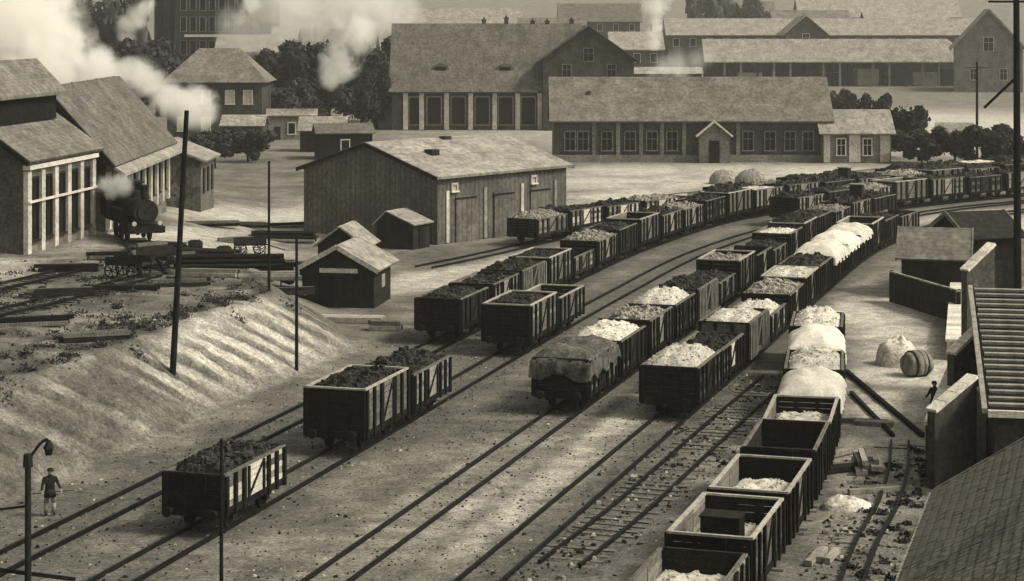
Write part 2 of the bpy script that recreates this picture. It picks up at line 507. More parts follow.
# ------------------------------------------------------------------ wagons
WM = {}
def wagon_meshes(key, hs, W, Lb, bay, pale, dark):
    """Mesh data for one type of open wagon: x across, y along, z up from the rail head."""
    if key in WM: return WM[key]
    d = {}
    zf_, zt_ = .92, .92 + hs
    mt = [M['wood_black'], M['iron']]
    b = MB()
    for sx in (-1, 1):
        b.box(sx * .95, 0, .78, .13, Lb - .2, .26, 1)
        for sy in (-1, 1):
            b.box(sx * .95, sy * Lb * .28, .46, .16, .3, .3, 1)
            b.box(sx * .95, sy * Lb * .28, .64, .1, 1.1, .07, 1)
    for sy in (-1, 1):
        b.box(0, sy * (Lb / 2 - .02), .76, W - .1, .2, .3, 0)
    b.box(.2, 0, .4, .06, 1.6, .06, 1); b.box(0, 0, .72, 1.7, .12, .12, 1)
    d['underframe'] = b.mesh('underframe', mt)
    w = MB().tube((-.07, 0, 0), (.05, 0, 0), .43, .43, 18).tube((.05, 0, 0), (.08, 0, 0), .46, .46, 18).tube((-.12, 0, 0), (-.07, 0, 0), .12, .12, 8)
    d['wheel'] = w.mesh('wheel', M['iron'])
    d['buffer'] = MB().tube((0, 0, 0), (0, .36, 0), .1, .08, 8).tube((0, .36, 0), (0, .42, 0), .2, .19, 12).mesh('buffer', M['iron'])
    d['floor'] = MB().box(0, 0, zf_ + .035, W - .16, Lb - .16, .07).mesh('floor', M['wood_grey'])
    # side: horizontal boards, upright stakes, top rail; door in the middle bay
    nb = max(3, int(round(hs / .24)))
    bh = hs / nb
    s = MB()
    for k in range(nb):
        for y0, y1 in ((-Lb / 2, -.78), (.78, Lb / 2)):
            s.box(random.uniform(-.006, .006), (y0 + y1) / 2, zf_ + bh * (k + .5), .055, y1 - y0 - .01, bh - .025, random.choice((0, 0, 0, 3, 4)))
    n = int(round(Lb / bay))
    for k in range(n + 1):
        y = -Lb / 2 + .09 + (Lb - .18) * k / n
        if abs(y) < .7: continue
        s.box(.075, y, zf_ + hs / 2 - .14, .11, .2, hs + .28, 1)
    s.box(.03, 0, zf_ - .12, .08, Lb, .24, 1)
    s.box(0, 0, zt_ + .035, .13, Lb + .04, .07, 2)
    d['side'] = s.mesh('side', [pale, dark, M['wood_pale'] if key[:3] in ('rim', 'hig') else M['wood_mid'], M['wood_mid'], M['wood_grey'] if pale is not M['wood_dark'] else M['wood_dark']])  # pale top rail paints the skimming light along the rim
    s = MB()
    for k in range(nb):
        s.box(.012, 0, zf_ + bh * (k + .5), .055, 1.5, bh - .03, 0)
    for y in (-.66, .66):
        s.box(.07, y, zf_ + hs / 2 - .03, .08, .12, hs, 1)
    s.beam((.08, -.6, zf_ + .1), (.08, .6, zt_ - .1), .05, .08, 1)
    d['side_door'] = s.mesh('side_door', [pale, dark])
    s = MB()
    for k in range(nb):
        s.box(0, 0, zf_ + bh * (k + .5), W - .08, .055, bh - .025, 0)
    for x in (-W / 2 + .1, -W / 6, W / 6, W / 2 - .1):
        s.box(x, .075, zf_ + hs / 2 - .1, .16, .11, hs + .2, 1)
    s.box(0, 0, zt_ + .035, W, .13, .07, 2)
    d['end'] = s.mesh('end', [dark, M['wood_black'], M['wood_pale'] if key[:3] in ('rim', 'hig') else M['wood_dark']])  # rim light put into the colour of the end rail too
    d['dims'] = (W, Lb, zf_, zt_)
    WM[key] = d
    return d

TYPES = {
    'coal': lambda q=0: wagon_meshes('coal%d' % q, 1.42, 2.75, 5.3, .8, M['wood_grey'], M['wood_black']),
    'slat': lambda q=0: wagon_meshes('slat%d' % q, 1.2, 2.4, 5.3, .75, M['trim'], M['wood_black']),
    'rim': lambda q=0: wagon_meshes('rim%d' % q, 1.42, 2.7, 5.3, .9, M['wood_mid'], M['wood_black']),
    'squat': lambda q=0: wagon_meshes('squat%d' % q, .98, 2.6, 5.0, 1.25, M['wood_mid'], M['wood_dark']),
    'ribbed': lambda q=0: wagon_meshes('ribbed%d' % q, 1.52, 2.7, 5.3, .44, M['wood_dark'], M['wood_mid']),
    'high': lambda q=0: wagon_meshes('high%d' % q, 1.66, 2.75, 5.4, .9, M['wood_mid'], M['wood_black']),
    'low': lambda q=0: wagon_meshes('low%d' % q, 1.15, 2.7, 5.3, .9, M['wood_mid'], M['wood_dark']),
    'dark': lambda q=0: wagon_meshes('dark%d' % q, 1.42, 2.7, 5.2, .9, M['wood_dark'], M['wood_black']),
}
def heap_mesh(name, W, Lb, z0, top, rise, lump, matl, seed, over=0.0):
    """A load: bulging surface filling the wagon from wall to wall, closed beneath."""
    nx_, ny_ = 18, 30
    b = MB(); P = []
    for j in range(ny_ + 1):
        for i in range(nx_ + 1):
            a, c = i / nx_ * 2 - 1, j / ny_ * 2 - 1
            x, y = a * (W / 2 - .1 + over), c * (Lb / 2 - .1 + over)
            f = max(0, (1 - abs(a) ** 2.4)) ** .7 * max(0, (1 - abs(c) ** 3.2)) ** .7
            n = mnoise.fractal(Vector((x * .9 + seed * 7.3, y * .9, seed)), .8, 2.1, 4)
            n2 = mnoise.cell(Vector((x * 2.6 + seed, y * 2.6, 3.1))) - .5
            P.append((x, y, top + rise * f + lump * (n * .55 + n2 * .45) * (.35 + f)))
    o = len(P)
    F = [(j * (nx_ + 1) + i, j * (nx_ + 1) + i + 1, (j + 1) * (nx_ + 1) + i + 1, (j + 1) * (nx_ + 1) + i) for j in range(ny_) for i in range(nx_)]
    ring = [i for i in range(nx_ + 1)] + [j * (nx_ + 1) + nx_ for j in range(1, ny_ + 1)] + [ny_ * (nx_ + 1) + i for i in range(nx_ - 1, -1, -1)] + [j * (nx_ + 1) for j in range(ny_ - 1, 0, -1)]
    P += [(P[k][0], P[k][1], z0) for k in ring]
    m_ = len(ring)
    F += [(ring[k], ring[(k + 1) % m_], o + (k + 1) % m_, o + k) for k in range(m_)]
    F.append(tuple(range(o + m_ - 1, o - 1, -1)))
    b.add(P, F)
    rs = random.Random(seed * 31 + int(lump * 100))
    for _ in range(0 if lump < .1 else int(lump * 900)):
        i, j = rs.randint(1, nx_ - 1), rs.randint(1, ny_ - 1)
        c = Vector(P[j * (nx_ + 1) + i]); s_ = rs.uniform(.06, .17) * (.5 if matl in (M['lime'], M['sand']) else 1)
        q = [c + Vector((s_ * x * rs.uniform(.5, 1.2), s_ * y * rs.uniform(.5, 1.2), s_ * z * rs.uniform(.5, 1.1))) for x, y, z in
             ((-1, -1, -.5), (1, -1, -.5), (1, 1, -.5), (-1, 1, -.5), (-.7, -.6, .8), (.6, -.7, .8), (.7, .6, .8), (-.6, .7, .8))]
        b.add(q, [(0, 3, 2, 1), (4, 5, 6, 7), (0, 1, 5, 4), (1, 2, 6, 5), (2, 3, 7, 6), (3, 0, 4, 7)])
    me = b.mesh(name, matl)
    me.polygons.foreach_set('use_smooth', [k < nx_ * ny_ for k in range(len(me.polygons))])
    return me
def tarp_mesh(W, Lb, top, rise, drop, matl, seed):
    """A canvas sheet over a loaded wagon, sagging between bows and hanging over sides and ends."""
    nx_, ny_ = 26, 40
    P = []
    for j in range(ny_ + 1):
        for i in range(nx_ + 1):
            a, c = i / nx_ * 2 - 1, j / ny_ * 2 - 1
            hw, hl = W / 2 + .1, Lb / 2 + .1
            ax, cy_ = abs(a) * 1.35, abs(c) * 1.18
            x = math.copysign(min(1, ax), a) * hw; y = math.copysign(min(1, cy_), c) * hl
            f = max(0, 1 - min(1, ax) ** 2) ** .6 * max(0, 1 - min(1, cy_) ** 4) ** .5
            bows = .5 + .5 * math.cos(c * 1.18 * math.pi * 3)
            n = mnoise.fractal(Vector((x * .8, y * .8, seed * 3.3)), .9, 2, 3)
            z = top + rise * f * (.72 + .28 * bows) + n * .16 * (.4 + f)
            ex, ey = max(0, ax - 1) / .35, max(0, cy_ - 1) / .18
            e = max(ex, ey)
            z -= e * drop * (1 + .25 * math.sin(y * 4 + x * 3 + seed))
            fold = .05 * math.sin((y if ex > ey else x) * 9 + seed) * e
            x += math.copysign(fold + .06 * e, a) if ex > 0 else 0
            y += math.copysign(fold + .06 * e, c) if ey > 0 else 0
            P.append((x, y, z))
    F = [(j * (nx_ + 1) + i, j * (nx_ + 1) + i + 1, (j + 1) * (nx_ + 1) + i + 1, (j + 1) * (nx_ + 1) + i) for j in range(ny_) for i in range(nx_)]
    return MB().add(P, F).mesh('tarpaulin', matl, True)

LOADS = {}
def load_data(kind, dims, rise, seed):
    k = (kind, dims, rise, seed % 3)
    if k not in LOADS:
        W, Lb, zf_, zt_ = dims
        s = seed % 3 + 1
        if kind == 'lime': LOADS[k] = heap_mesh('lime_load', W, Lb, zf_ + .08, zt_ - .1, rise, .17, M['lime'], s)
        elif kind == 'coal': LOADS[k] = heap_mesh('coal_load', W, Lb, zf_ + .08, zt_ - .08, rise + .1, .36, M['coal'], s)
        elif kind == 'stone': LOADS[k] = heap_mesh('stone_load', W, Lb, zf_ + .08, zt_ - .1, rise + .05, .34, M['stone'], s)
        elif kind == 'sand': LOADS[k] = heap_mesh('sand_load', W, Lb, zf_ + .08, zf_ + .6, rise, .2, M['sand'], s)
        elif kind == 'tarp': LOADS[k] = tarp_mesh(W, Lb, zt_ + .06, rise, .5, M['tarp_pale'], s)
        elif kind == 'tarpdark': LOADS[k] = tarp_mesh(W, Lb, zt_ + .06, rise, .75, M['tarp_dark'], s)
    return LOADS[k]
ORD = ['', 'first', 'second', 'third', 'fourth', 'fifth', 'sixth', 'seventh', 'eighth', 'ninth', 'tenth', 'eleventh', 'twelfth', 'thirteenth', 'fourteenth', 'fifteenth',
       'sixteenth', 'seventeenth', 'eighteenth', 'nineteenth', 'twentieth', 'twenty-first', 'twenty-second']
LOOK = {'squat': 'squat shallow open wagon', 'ribbed': 'closely ribbed open wagon', 'rim': 'pale rimmed open wagon', 'coal': 'grey plank open wagon', 'slat': 'pale slatted open wagon', 'high': 'tall sided open wagon', 'low': 'low sided open wagon', 'dark': 'tarred dark open wagon'}
LTXT = {'lime': ('lime_load', 'pale lime load', 'load'), 'coal': ('coal_load', 'dark coal load', 'load'), 'stone': ('stone_load', 'lumpy stone load', 'load'),
        'sand': ('sand_load', 'flat pale sand load', 'load'), 'tarp': ('tarpaulin', 'pale canvas sheet', 'tarpaulin'), 'tarpdark': ('tarpaulin', 'dark canvas sheet', 'tarpaulin')}
nseed = 0
def wagon(T, s, typ, load=None, rise=.35, where='', group='open wagons standing in the yard', jit=0.0, cabin=False):
    """One wagon with its parts at distance s along track T, and its load as a thing of its own."""
    global nseed
    nseed += 1
    d = TYPES[typ](nseed % 3); W, Lb, zf_, zt_ = d['dims']
    p, a = T.at(s), T.head(s)
    t = thing('open_wagon', LOOK[typ] + ' ' + where, 'wagon', (p.x, p.y, RAIL_T), a - math.pi / 2 + jit, group)
    t.scale = (1, 1, random.uniform(.95, 1.05))
    link('underframe', d['underframe'], t); link('floor', d['floor'], t)
    for sx in (-1, 1):
        for sy in (-1, 1):
            o = link('wheel', d['wheel'], t, (sx * .74, sy * Lb * .28, .43)); o.rotation_euler.z = 0 if sx < 0 else math.pi
            o = link('buffer', d['buffer'], t, (sx * .88, sy * (Lb / 2 + .05), .8)); o.rotation_euler.z = 0 if sy > 0 else math.pi
        rz = 0 if sx > 0 else math.pi
        sd = link('side', d['side'], t, (sx * (W / 2 - .05), 0, 0), rz)
        link('side_door', d['side_door'], t, (sx * (W / 2 - .05), 0, 0), rz)
    for sy in (-1, 1):
        link('end', d['end'], t, (0, sy * (Lb / 2 - .03), 0), 0 if sy > 0 else math.pi)
    if cabin:
        cb = MB().box(0, 0, zt_ + .35, 1.1, .62, 1.5).build('brake_cabin', M['wood_dark'], t) if 'cab' not in WM else link('brake_cabin', WM['cab'], t)
        WM['cab'] = cb.data
        cb.location = (0, Lb / 2 + .32, 0)
        if 'cabr' not in WM: WM['cabr'] = MB().box(0, 0, zt_ + 1.14, 1.3, .85, .08).mesh('cabin_roof', M['wood_grey'])
        link('cabin_roof', WM['cabr'], cb)
    if load:
        nm, tx, cat = LTXT[load]
        lo = link(nm, load_data(load, d['dims'], rise, nseed), None, (p.x, p.y, RAIL_T), a - math.pi / 2 + jit)
        tag(lo, tx + (' over wagon ' if 'tarp' in load else ' in wagon ') + where, cat, 'loads of the open wagons')
    return t

def row(T, s0, specs, rowname, pitch=6.25, group=None):
    for k, sp in enumerate(specs):
        if sp is None: continue
        typ, load, rise = (list(sp) + [None, .35])[:3] if len(sp) < 3 else sp
        wagon(T, s0 + pitch * k, typ, load, rise, '%s from near end of %s' % (ORD[k + 1], rowname), group or 'wagons of ' + rowname, cabin=(k * 7 + len(rowname)) % 11 == 3 and T is not T5 and k > 7)

G_T2 = 'wagons on the track beside the embankment road'
wagon(T2, T2.s_at_y(73.8), 'slat', 'coal', .25, 'standing alone nearest the lamp post', G_T2)
s = T2.s_at_y(86.8)
wagon(T2, s, 'high', 'coal', .3, 'in front of the pair behind the lone slatted one', G_T2)
wagon(T2, s + 6.1, 'coal', 'coal', .3, 'at the rear of the pair behind the lone slatted one', G_T2)
s = T2.s_at_y(111.4)
wagon(T2, s, 'high', 'coal', .1, 'nearer of the pair before the plank shed', G_T2)
wagon(T2, s + 6.2, 'rim', 'sand', .05, 'farther of the pair before the plank shed', G_T2)
s = T2.s_at_y(178)
row(T2, s, [('coal', 'coal', .3), ('dark', 'coal', .3), ('coal', 'stone', .3), ('high', None, .3), ('coal', 'coal', .3), ('dark', 'coal', .3), ('coal', 'coal', .3)], 'far row nearest the mast')
row(T1, T1.s_at_y(115.3), [('dark', 'coal', .2), ('coal', 'coal', .05), ('ribbed', 'coal', .3), ('high', 'coal', -.1), ('squat', None, .3), ('coal', 'stone', .35), ('dark', 'coal', .3),
     ('high', None, .3), ('coal', 'coal', .3), ('coal', 'stone', .3), ('dark', 'coal', .3), ('high', 'coal', .3), ('coal', 'lime', .3), ('coal', 'coal', .3), ('dark', 'coal', .3), ('coal', 'coal', .3),
     ('coal', 'stone', .3), ('high', 'coal', .3), ('coal', 'coal', .3), ('dark', 'coal', .3)], 'long row beside plank shed')
row(T0, T0.s_at_y(163), [('low', 'stone', .4), ('slat', 'coal', .2), ('slat', 'coal', .2), ('slat', 'stone', .2), ('slat', None, .2), ('coal', 'coal', .2), ('slat', 'stone', .3), ('coal', 'coal', .3), ('dark', 'coal', .3),
     ('coal', None, .3), ('coal', 'coal', .3), ('dark', 'coal', .3), ('coal', 'lime', .2), ('coal', 'coal', .3)], 'row below long house')
row(T3, T3.s_at_y(95.4), [('dark', 'tarpdark', .55), ('dark', 'lime', .6), ('coal', 'stone', .4), ('dark', 'lime', .7), ('ribbed', 'coal', .1), ('squat', 'coal', .4), ('high', 'stone', -.1), ('coal', None, .2), ('squat', 'coal', .3),
     ('coal', 'lime', .2), ('high', 'coal', .3), ('dark', 'coal', .3), ('coal', 'stone', .2), ('coal', 'coal', .3), ('dark', 'coal', .3)], 'row behind dark canvas')
row(T4, T4.s_at_y(94.2), [('dark', 'lime', .6), ('slat', 'coal', .0), ('ribbed', 'lime', .45), ('squat', 'lime', .6), ('coal', 'stone', .35), ('high', 'lime', .2), ('dark', 'coal', .4), ('dark', 'tarp', .75), ('dark', 'tarp', .75), ('dark', 'tarp', .6),
     ('high', 'sand', .1), ('dark', 'coal', .2), ('low', 'sand', .1)], 'row behind tall pale mound')
row(T5, T5.s_at_y(58.2), [('low', 'sand', .15), ('rim', 'sand', .12), ('rim', 'sand', .3), ('dark', None, .1), ('rim', 'sand', .35), ('squat', 'tarp', .75), ('low', 'lime', .65), ('squat', 'tarp', .8), ('low', 'lime', .8)], 'row along pale road')
# ------------------------------------------------------------------ buildings
def prism_x(L, prof):
    return MB().prism([(0, y, z) for y, z in prof], (L, 0, 0))
def gable_house(name, label, cat, loc, rz, L, W, eave, ridge, wall, roof, over=.45, thick=.18, ridge_y=None, gable_m=None, verge=None):
    """Gabled building: local x along the ridge (0..L), y across (0..W), the front wall at y = 0."""
    t = thing(name, label, cat, loc, rz)
    ry = W / 2 if ridge_y is None else ridge_y
    b = prism_x(L, [(0, -2.5), (W, -2.5), (W, eave), (ry, ridge), (0, eave)])
    b.m = [1 if k < 2 else 0 for k in range(len(b.f))]
    b.build('wall', [wall, gable_m or wall], t)
    for sg, y0 in ((0, 0), (1, W)):
        dy = ry - y0
        sl = (ridge - eave) / abs(dy)
        ye = y0 - math.copysign(over, dy); ze = eave - sl * over + .02
        n = Vector((0, -math.copysign(sl, dy), 1)).normalized() * thick
        q = [(-over, ye, ze), (L + over, ye, ze), (L + over, ry, ridge + .02), (-over, ry, ridge + .02)]
        MB().prism(q, n).build('roof_slope', roof, t)
    if verge:
        for x in (-over - .04, L + over + .04):
            v = MB()
            for y0 in (0, W):
                dy = ry - y0; sl = (ridge - eave) / abs(dy); ye = y0 - math.copysign(over, dy)
                v.beam((x, ye, eave - sl * over + .05), (x, ry, ridge + .05), .09, .3)
            v.build('bargeboard', verge, t)
    return t
WINM = {}
def window(t, face, a, z, w, h, L=0, W=0, frame=None, name='window', bars=True, pane=None, arch=False):
    """A window or door on a wall: face 'front' (y=0), 'end' (x=0), 'far_end' (x=L). Frame, pane, sill."""
    key = (w, h, frame, name, bars, arch)
    if key not in WINM:
        f = MB(); d = .07
        for x in (-w / 2 - .06, w / 2 + .06): f.box(x, -d, h / 2, .14, .2, h + .2)
        f.box(0, -d, h + .08, w + .26, .2, .16)
        if bars:
            f.box(0, -.05, h / 2, .07, .08, h); f.box(0, -.05, h * .62, w, .08, .07)
        p = MB()
        if arch:
            pts = [(-w / 2, 0, 0), (w / 2, 0, 0)] + [(w / 2 * math.cos(x), 0, h - w / 2 * .5 + w / 2 * .7 * math.sin(x)) for x in [math.pi * k / 8 for k in range(9)]]
            p.prism(pts, (0, -.06, 0))
        else:
            p.box(0, -.02, h / 2, w, .05, h)
        sl = MB().box(0, -.12, -.06, w + .4, .3, .12)
        fm = frame or M['trim']
        WINM[key] = (f.mesh('frame', fm), p.mesh('pane' if name == 'window' else 'leaf', pane or M['glass']), sl.mesh('sill', fm))
    fm, pm, sm = WINM[key]
    if face == 'front': loc, rz = (a, 0, z), 0
    elif face == 'end': loc, rz = (0, a, z), -math.pi / 2
    else: loc, rz = (L, a, z), math.pi / 2
    o = link(name, pm, t, loc, rz)
    link('frame', fm, o)
    if name == 'window': link('sill', sm, o)
    return o
def chimney(t, x, y, z0, h, w=.7, m_=None):
    b = MB().box(x, y, z0 + h / 2, w, w, h).box(x, y, z0 + h - .12, w + .22, w + .22, .2)
    b.tube((x, y, z0 + h), (x, y, z0 + h + .35), .17, .14, 8)
    return b.build('chimney', m_ or M['wall_dark'], t)

# big steep roofed workshop, behind the plank shed
bx0, bx1, bY = (392 - 512) * .1617, (556 - 512) * .1617, 323.0
t = gable_house('workshop', 'large workshop with steep grey roof, two roof vents and tall arched windows', 'building', (bx0, bY, 0), 0, bx1 - bx0 + 4, 17, 6.6, 17.0, M['wall_dark'], M['roof_mid'], .5, .3)
for k, px in enumerate((407, 425, 449, 473, 496.5, 519, 541)):
    x = (px - 392) * .1617 + .3
    window(t, 'front', x + 1.2, .9, 2.2, 4.4, frame=M['wall_mid'], arch=True, bars=False)
for px in (402, 418, 443, 467, 491, 514, 536):
    MB().box((px - 392) * .1617 + .6, -.14, 3.2, .75, .28, 6.2).build('pilaster', M['wall_pale'], t)
MB().box((bx1 - bx0) / 2, -.2, 6.15, bx1 - bx0, .3, .35).build('cornice', M['wall_dark'], t)
for px in (440, 505):
    x = (px - 392) * .1617
    v = MB().prism([(x - 1.7, 2.1, 9.3), (x + 1.7, 2.1, 9.3), (x + 1.2, 2.1, 10.3), (x, 2.1, 10.9), (x - 1.2, 2.1, 10.3)], (0, 3.4, 0)).build('roof_vent', M['roof_mid'], t)
    MB().box(x, 2.06, 9.8, 1.8, .1, .7).build('louvre', M['glass'], v)
for px, hh in ((480, 1.3), (503, 1.6), (530, 1.1), (545, 1.1), (570, 1.3)):
    chimney(t, (px - 392) * .1617 + .5, 8.5, 16.6, hh)
# its cross wing with the dark gable
t = gable_house('workshop_wing', 'dark gabled cross wing at the right end of the steep roofed workshop', 'building', (19.6, bY - 1.5, 0), R(90), 18, 14.6, 11.4, 16.6, M['wall_dark'], M['roof_mid'], .8, .3, verge=M['wood_dark'])
window(t, 'end', 7.3, 11.2, 1.5, 2.0, frame=M['wall_mid'])
window(t, 'end', 3.6, 8.6, 1.3, 2.0, frame=M['wall_mid'])
window(t, 'end', 10.8, 8.6, 1.3, 2.0, frame=M['wall_mid'], pane=M['wall_pale'])

# long low house with porch
bY = 253.0; k_ = .1265
lx0 = (554 - 512) * k_; LL = (829 - 554) * k_
t = gable_house('long_house', 'long low house with plain grey roof and small gabled porch', 'building', (lx0, bY, 0), 0, LL, 11.5, 5.5, 10.4, M['wall_dark'], M['roof_grey'], .6, .25, gable_m=M['wall_mid'])
for px in (570, 583, 607, 630, 652, 672, 748, 770, 790, 808):
    window(t, 'front', (px - 554) * k_, 1.5, 1.25, 2.3, frame=M['wall_mid'])
for px in (594, 618, 641, 662, 684, 738):
    MB().box((px - 554) * k_, -.1, 2.5, .5, .2, 5).build('pilaster', M['wall_mid'], t)
MB().box(LL / 2, -.12, .45, LL, .24, .9).build('plinth', M['wall_mid'], t)
po = MB().prism([(18.2, 0, -.3), (22.0, 0, -.3), (22.0, 0, 3.4), (20.1, 0, 5.0), (18.2, 0, 3.4)], (0, -1.8, 0)).build('porch', M['wall_mid'], t)
MB().beam((17.8, -1.95, 3.35), (20.1, -1.95, 5.25), .5, .22).beam((22.4, -1.95, 3.35), (20.1, -1.95, 5.25), .5, .22).build('bargeboard', M['trim'], po)
MB().box(20.1, -1.83, 1.4, 1.3, .1, 2.9).build('door', M['glass'], po)
MB().box((590 - 554) * k_, 3.2, 8.6, .5, .5, .6).build('roof_hatch', M['wall_dark'], t)
for px in (760, 812): chimney(t, (px - 554) * k_, 8.2, 8.6, 1.3)

# small pale-roofed annex
ax0 = (822 - 512) * .126
t = gable_house('small_house', 'small pale fronted house with bright pale roof beside the long house', 'building', (ax0, 251.4, 0), 0, 8.6, 7, 3.9, 6.4, M['wall_mid'], M['roof_pale'], .5, .2)
window(t, 'front', 2.3, 1.0, 1.0, 2.0); window(t, 'front', 5.6, 1.0, 1.0, 2.0)
MB().box(4.0, -.1, 1.9, 1.4, .2, 3.6).build('pilaster', M['wall_pale'], t); MB().box(7.8, -.1, 1.9, 1.2, .2, 3.6).build('pilaster', M['wall_pale'], t)
MB().box(.5, -.1, 1.9, .8, .2, 3.6).build('pilaster', M['wall_pale'], t)

# plank shed beside the tracks
cx, cy_ = -6.06, 161.7
t = gable_house('plank_shed', 'broad low plank shed with pale shallow roof behind the wagon rows', 'shed', (cx, cy_, 0), R(50), 16.8, 15.4, 5.45, 7.8, M['wall_board'], M['roof_pale'], .45, .22, gable_m=M['wall_board_y'], verge=M['wood_dark'])
for a in (3.4, 8.2, 13.0):
    dr = MB().box(a, -.08, 1.9, 2.4, .14, 3.8).build('sliding_door', M['wall_board'], t)
    MB().box(a, -.17, 3.6, 2.7, .06, .14).build('door_rail', M['iron'], dr)
for a, m_ in ((1.2, 'wall_pale'), (5.9, 'wood_grey'), (10.7, 'wall_pale'), (15.2, 'wood_grey')):
    MB().box(a, -.06, 2.2, .35, .12, 4.2).build('post', M[m_], t)
for a in (2.0, 12.2):
    window(t, 'front', a, 4.25, .55, .5, pane=M['wall_pale'], bars=False)
MB().box(4, 4.2, 7.1, .9, .9, .5).build('roof_hatch', M['wood_dark'], t); MB().box(9, 7.2, 7.9, .9, .6, .4).build('roof_hatch', M['wood_dark'], t)
# lean-to in front of the gable
p = gp(413, 250)
t = gable_house('lean_to', 'small dark lean-to with pale roof against the plank shed gable', 'shed', (p.x, p.y, 0), R(62), 2.6, 3.4, 2.0, 2.9, M['wood_dark'], M['roof_pale'], .25, .1, ridge_y=2.4)
MB().box(1.3, -.05, .9, .9, .08, 1.8).build('door', M['wood_black'], t)

# gatekeeper's hut with the white board
p = gp(374, 308.5)
t = gable_house('track_hut', 'dark plank hut with pale roof and white board on its gable', 'hut', (p.x, p.y, 0), R(80), 4.5, 4.7, 2.55, 3.85, M['wood_dark'], M['roof_pale'], .4, .14, gable_m=M['wood_dark'], verge=M['wall_pale'])
MB().box(-.06, 2.3, 2.35, .06, 2.5, .28).build('white_board', M['copestone'], t)
MB().box(-.04, 3.1, 1.0, .07, 1.0, 2.0).build('door', M['wood_black'], t)
MB().box(2.2, -.05, 1.5, .8, .08, .8).build('shutter', M['wood_grey'], t)
p = gp(372, 262, 0)
t = gable_house('tool_shed', 'small shed with bright roof peeping over the dark plank hut', 'shed', (gp(362, 286).x, 138, 0), R(80), 3.5, 3.2, 2.7, 3.9, M['wood_dark'], M['roof_pale'], .3, .12)
MB().box(-.05, 1.6, 1, .07, .9, 1.9).build('door', M['wood_black'], t)

# engine sheds on the terrace
TZ = 3.0
def pilaster_wall(t, L, n, h, wpane, hp, z0, pm):
    for k in range(n + 1):
        MB().box(.3 + (L - .6) * k / n, -.16, h / 2, .62, .32, h).build('pilaster', pm, t)
    for k in range(n):
        window(t, 'front', .3 + (L - .6) * (k + .5) / n, z0, wpane, hp, frame=M['wood_dark'], bars=True)
t = gable_house('engine_shed', 'engine shed with raised roof, pale pilasters and tall dark windows at left edge', 'shed', (-31.8, 130.2, TZ), R(81), 12.2, 9.2, 6.3, 9.5, M['wall_mid'], M['roof_grey'], .6, .25, gable_m=M['wall_dark'], verge=M['wood_black'])
pilaster_wall(t, 12.2, 5, 5.4, 1.3, 4.0, .8, M['wall_pale'])
MB().box(6.1, -.25, 5.65, 12.4, .5, .3).build('cornice', M['trim'], t)
MB().box(6.1, -.4, 3.4, 12.4, .16, .14).build('pipe', M['trim'], t)
MB().tube((3.5, 2.4, 8.2), (3.5, 2.4, 10.2), .1, .1, 8).build('stove_pipe', M['iron'], t)
cl = MB().box(5.6, 4.0, 9.2, 11, 3.6, 1.8).build('clerestory', M['wood_black'], t)
for y0 in (1.7, 6.3):
    MB().prism([(-.6, y0, 10.0), (11.9, y0, 10.0), (11.9, 4.0, 12.3), (-.6, 4.0, 12.3)], (0, 0, .22)).build('raised_roof_slope', M['roof_grey'], cl)
t = gable_house('engine_shed', 'tall steep roofed engine shed behind the standing locomotive', 'shed', (-29.5, 145.2, TZ), R(90), 25.5, 8.6, 5.3, 10.2, M['wall_mid'], M['roof_mid'], .7, .25, gable_m=M['wall_dark'], verge=M['wood_black'])
pilaster_wall(t, 25.5, 9, 4.2, 1.3, 2.6, .9, M['wall_pale'])
MB().prism([(-.3, -1.5, 3.9), (-.3, .15, 4.9), (-.3, .15, 5.1), (-.3, -1.5, 4.1)], (26, 0, 0)).build('canopy', M['roof_pale'], t)
for x in (8, 17): MB().beam((x, -.7, 4.82), (x, 4.25, 10.45), .12, .1).build('roof_seam', M['wood_dark'], t)
t = gable_house('store_shed', 'low plank store with pale roof at the far end of the tall engine shed', 'shed', (-27.4, 176, 2.6), R(90), 8, 7, 3.2, 4.6, M['wall_board'], M['roof_pale'], .5, .18)
for k in range(3): MB().box(1.6 + 2.4 * k, -.06, 1.3, .9, .1, 2.2).build('door', M['wood_dark'], t)

# house with hipped roof
hk = .1485; hY = 297.0
hx0, hx1 = (167 - 512) * hk, (262 - 512) * hk
t = thing('hipped_house', 'square house with grey hipped roof and two bright upper windows', 'house', (hx0, hY, 0))
HW, HD = hx1 - hx0, 11.0
MB().box(HW / 2, HD / 2, 4.2, HW, HD, 9.0).build('wall', M['wall_dark'], t)
b = MB(); o_ = .8
c = [(-o_, -o_, 8.6), (HW + o_, -o_, 8.6), (HW + o_, HD + o_, 8.6), (-o_, HD + o_, 8.6), (4.0, HD / 2, 13.6), (HW - 4.0, HD / 2, 13.6)]
b.add(c, [(0, 1, 5, 4), (1, 2, 5), (2, 3, 4, 5), (3, 0, 4), (0, 3, 2, 1)]).build('roof', M['roof_grey'], t)
for px in (230, 248): window(t, 'front', (px - 167) * hk, 5.4, 1.2, 1.9, pane=M['wall_pale'])
for px in (182, 206): window(t, 'front', (px - 167) * hk, 5.4, 1.2, 1.9)
for px in (182, 206, 230, 248): window(t, 'front', (px - 167) * hk, 1.4, 1.2, 1.9)

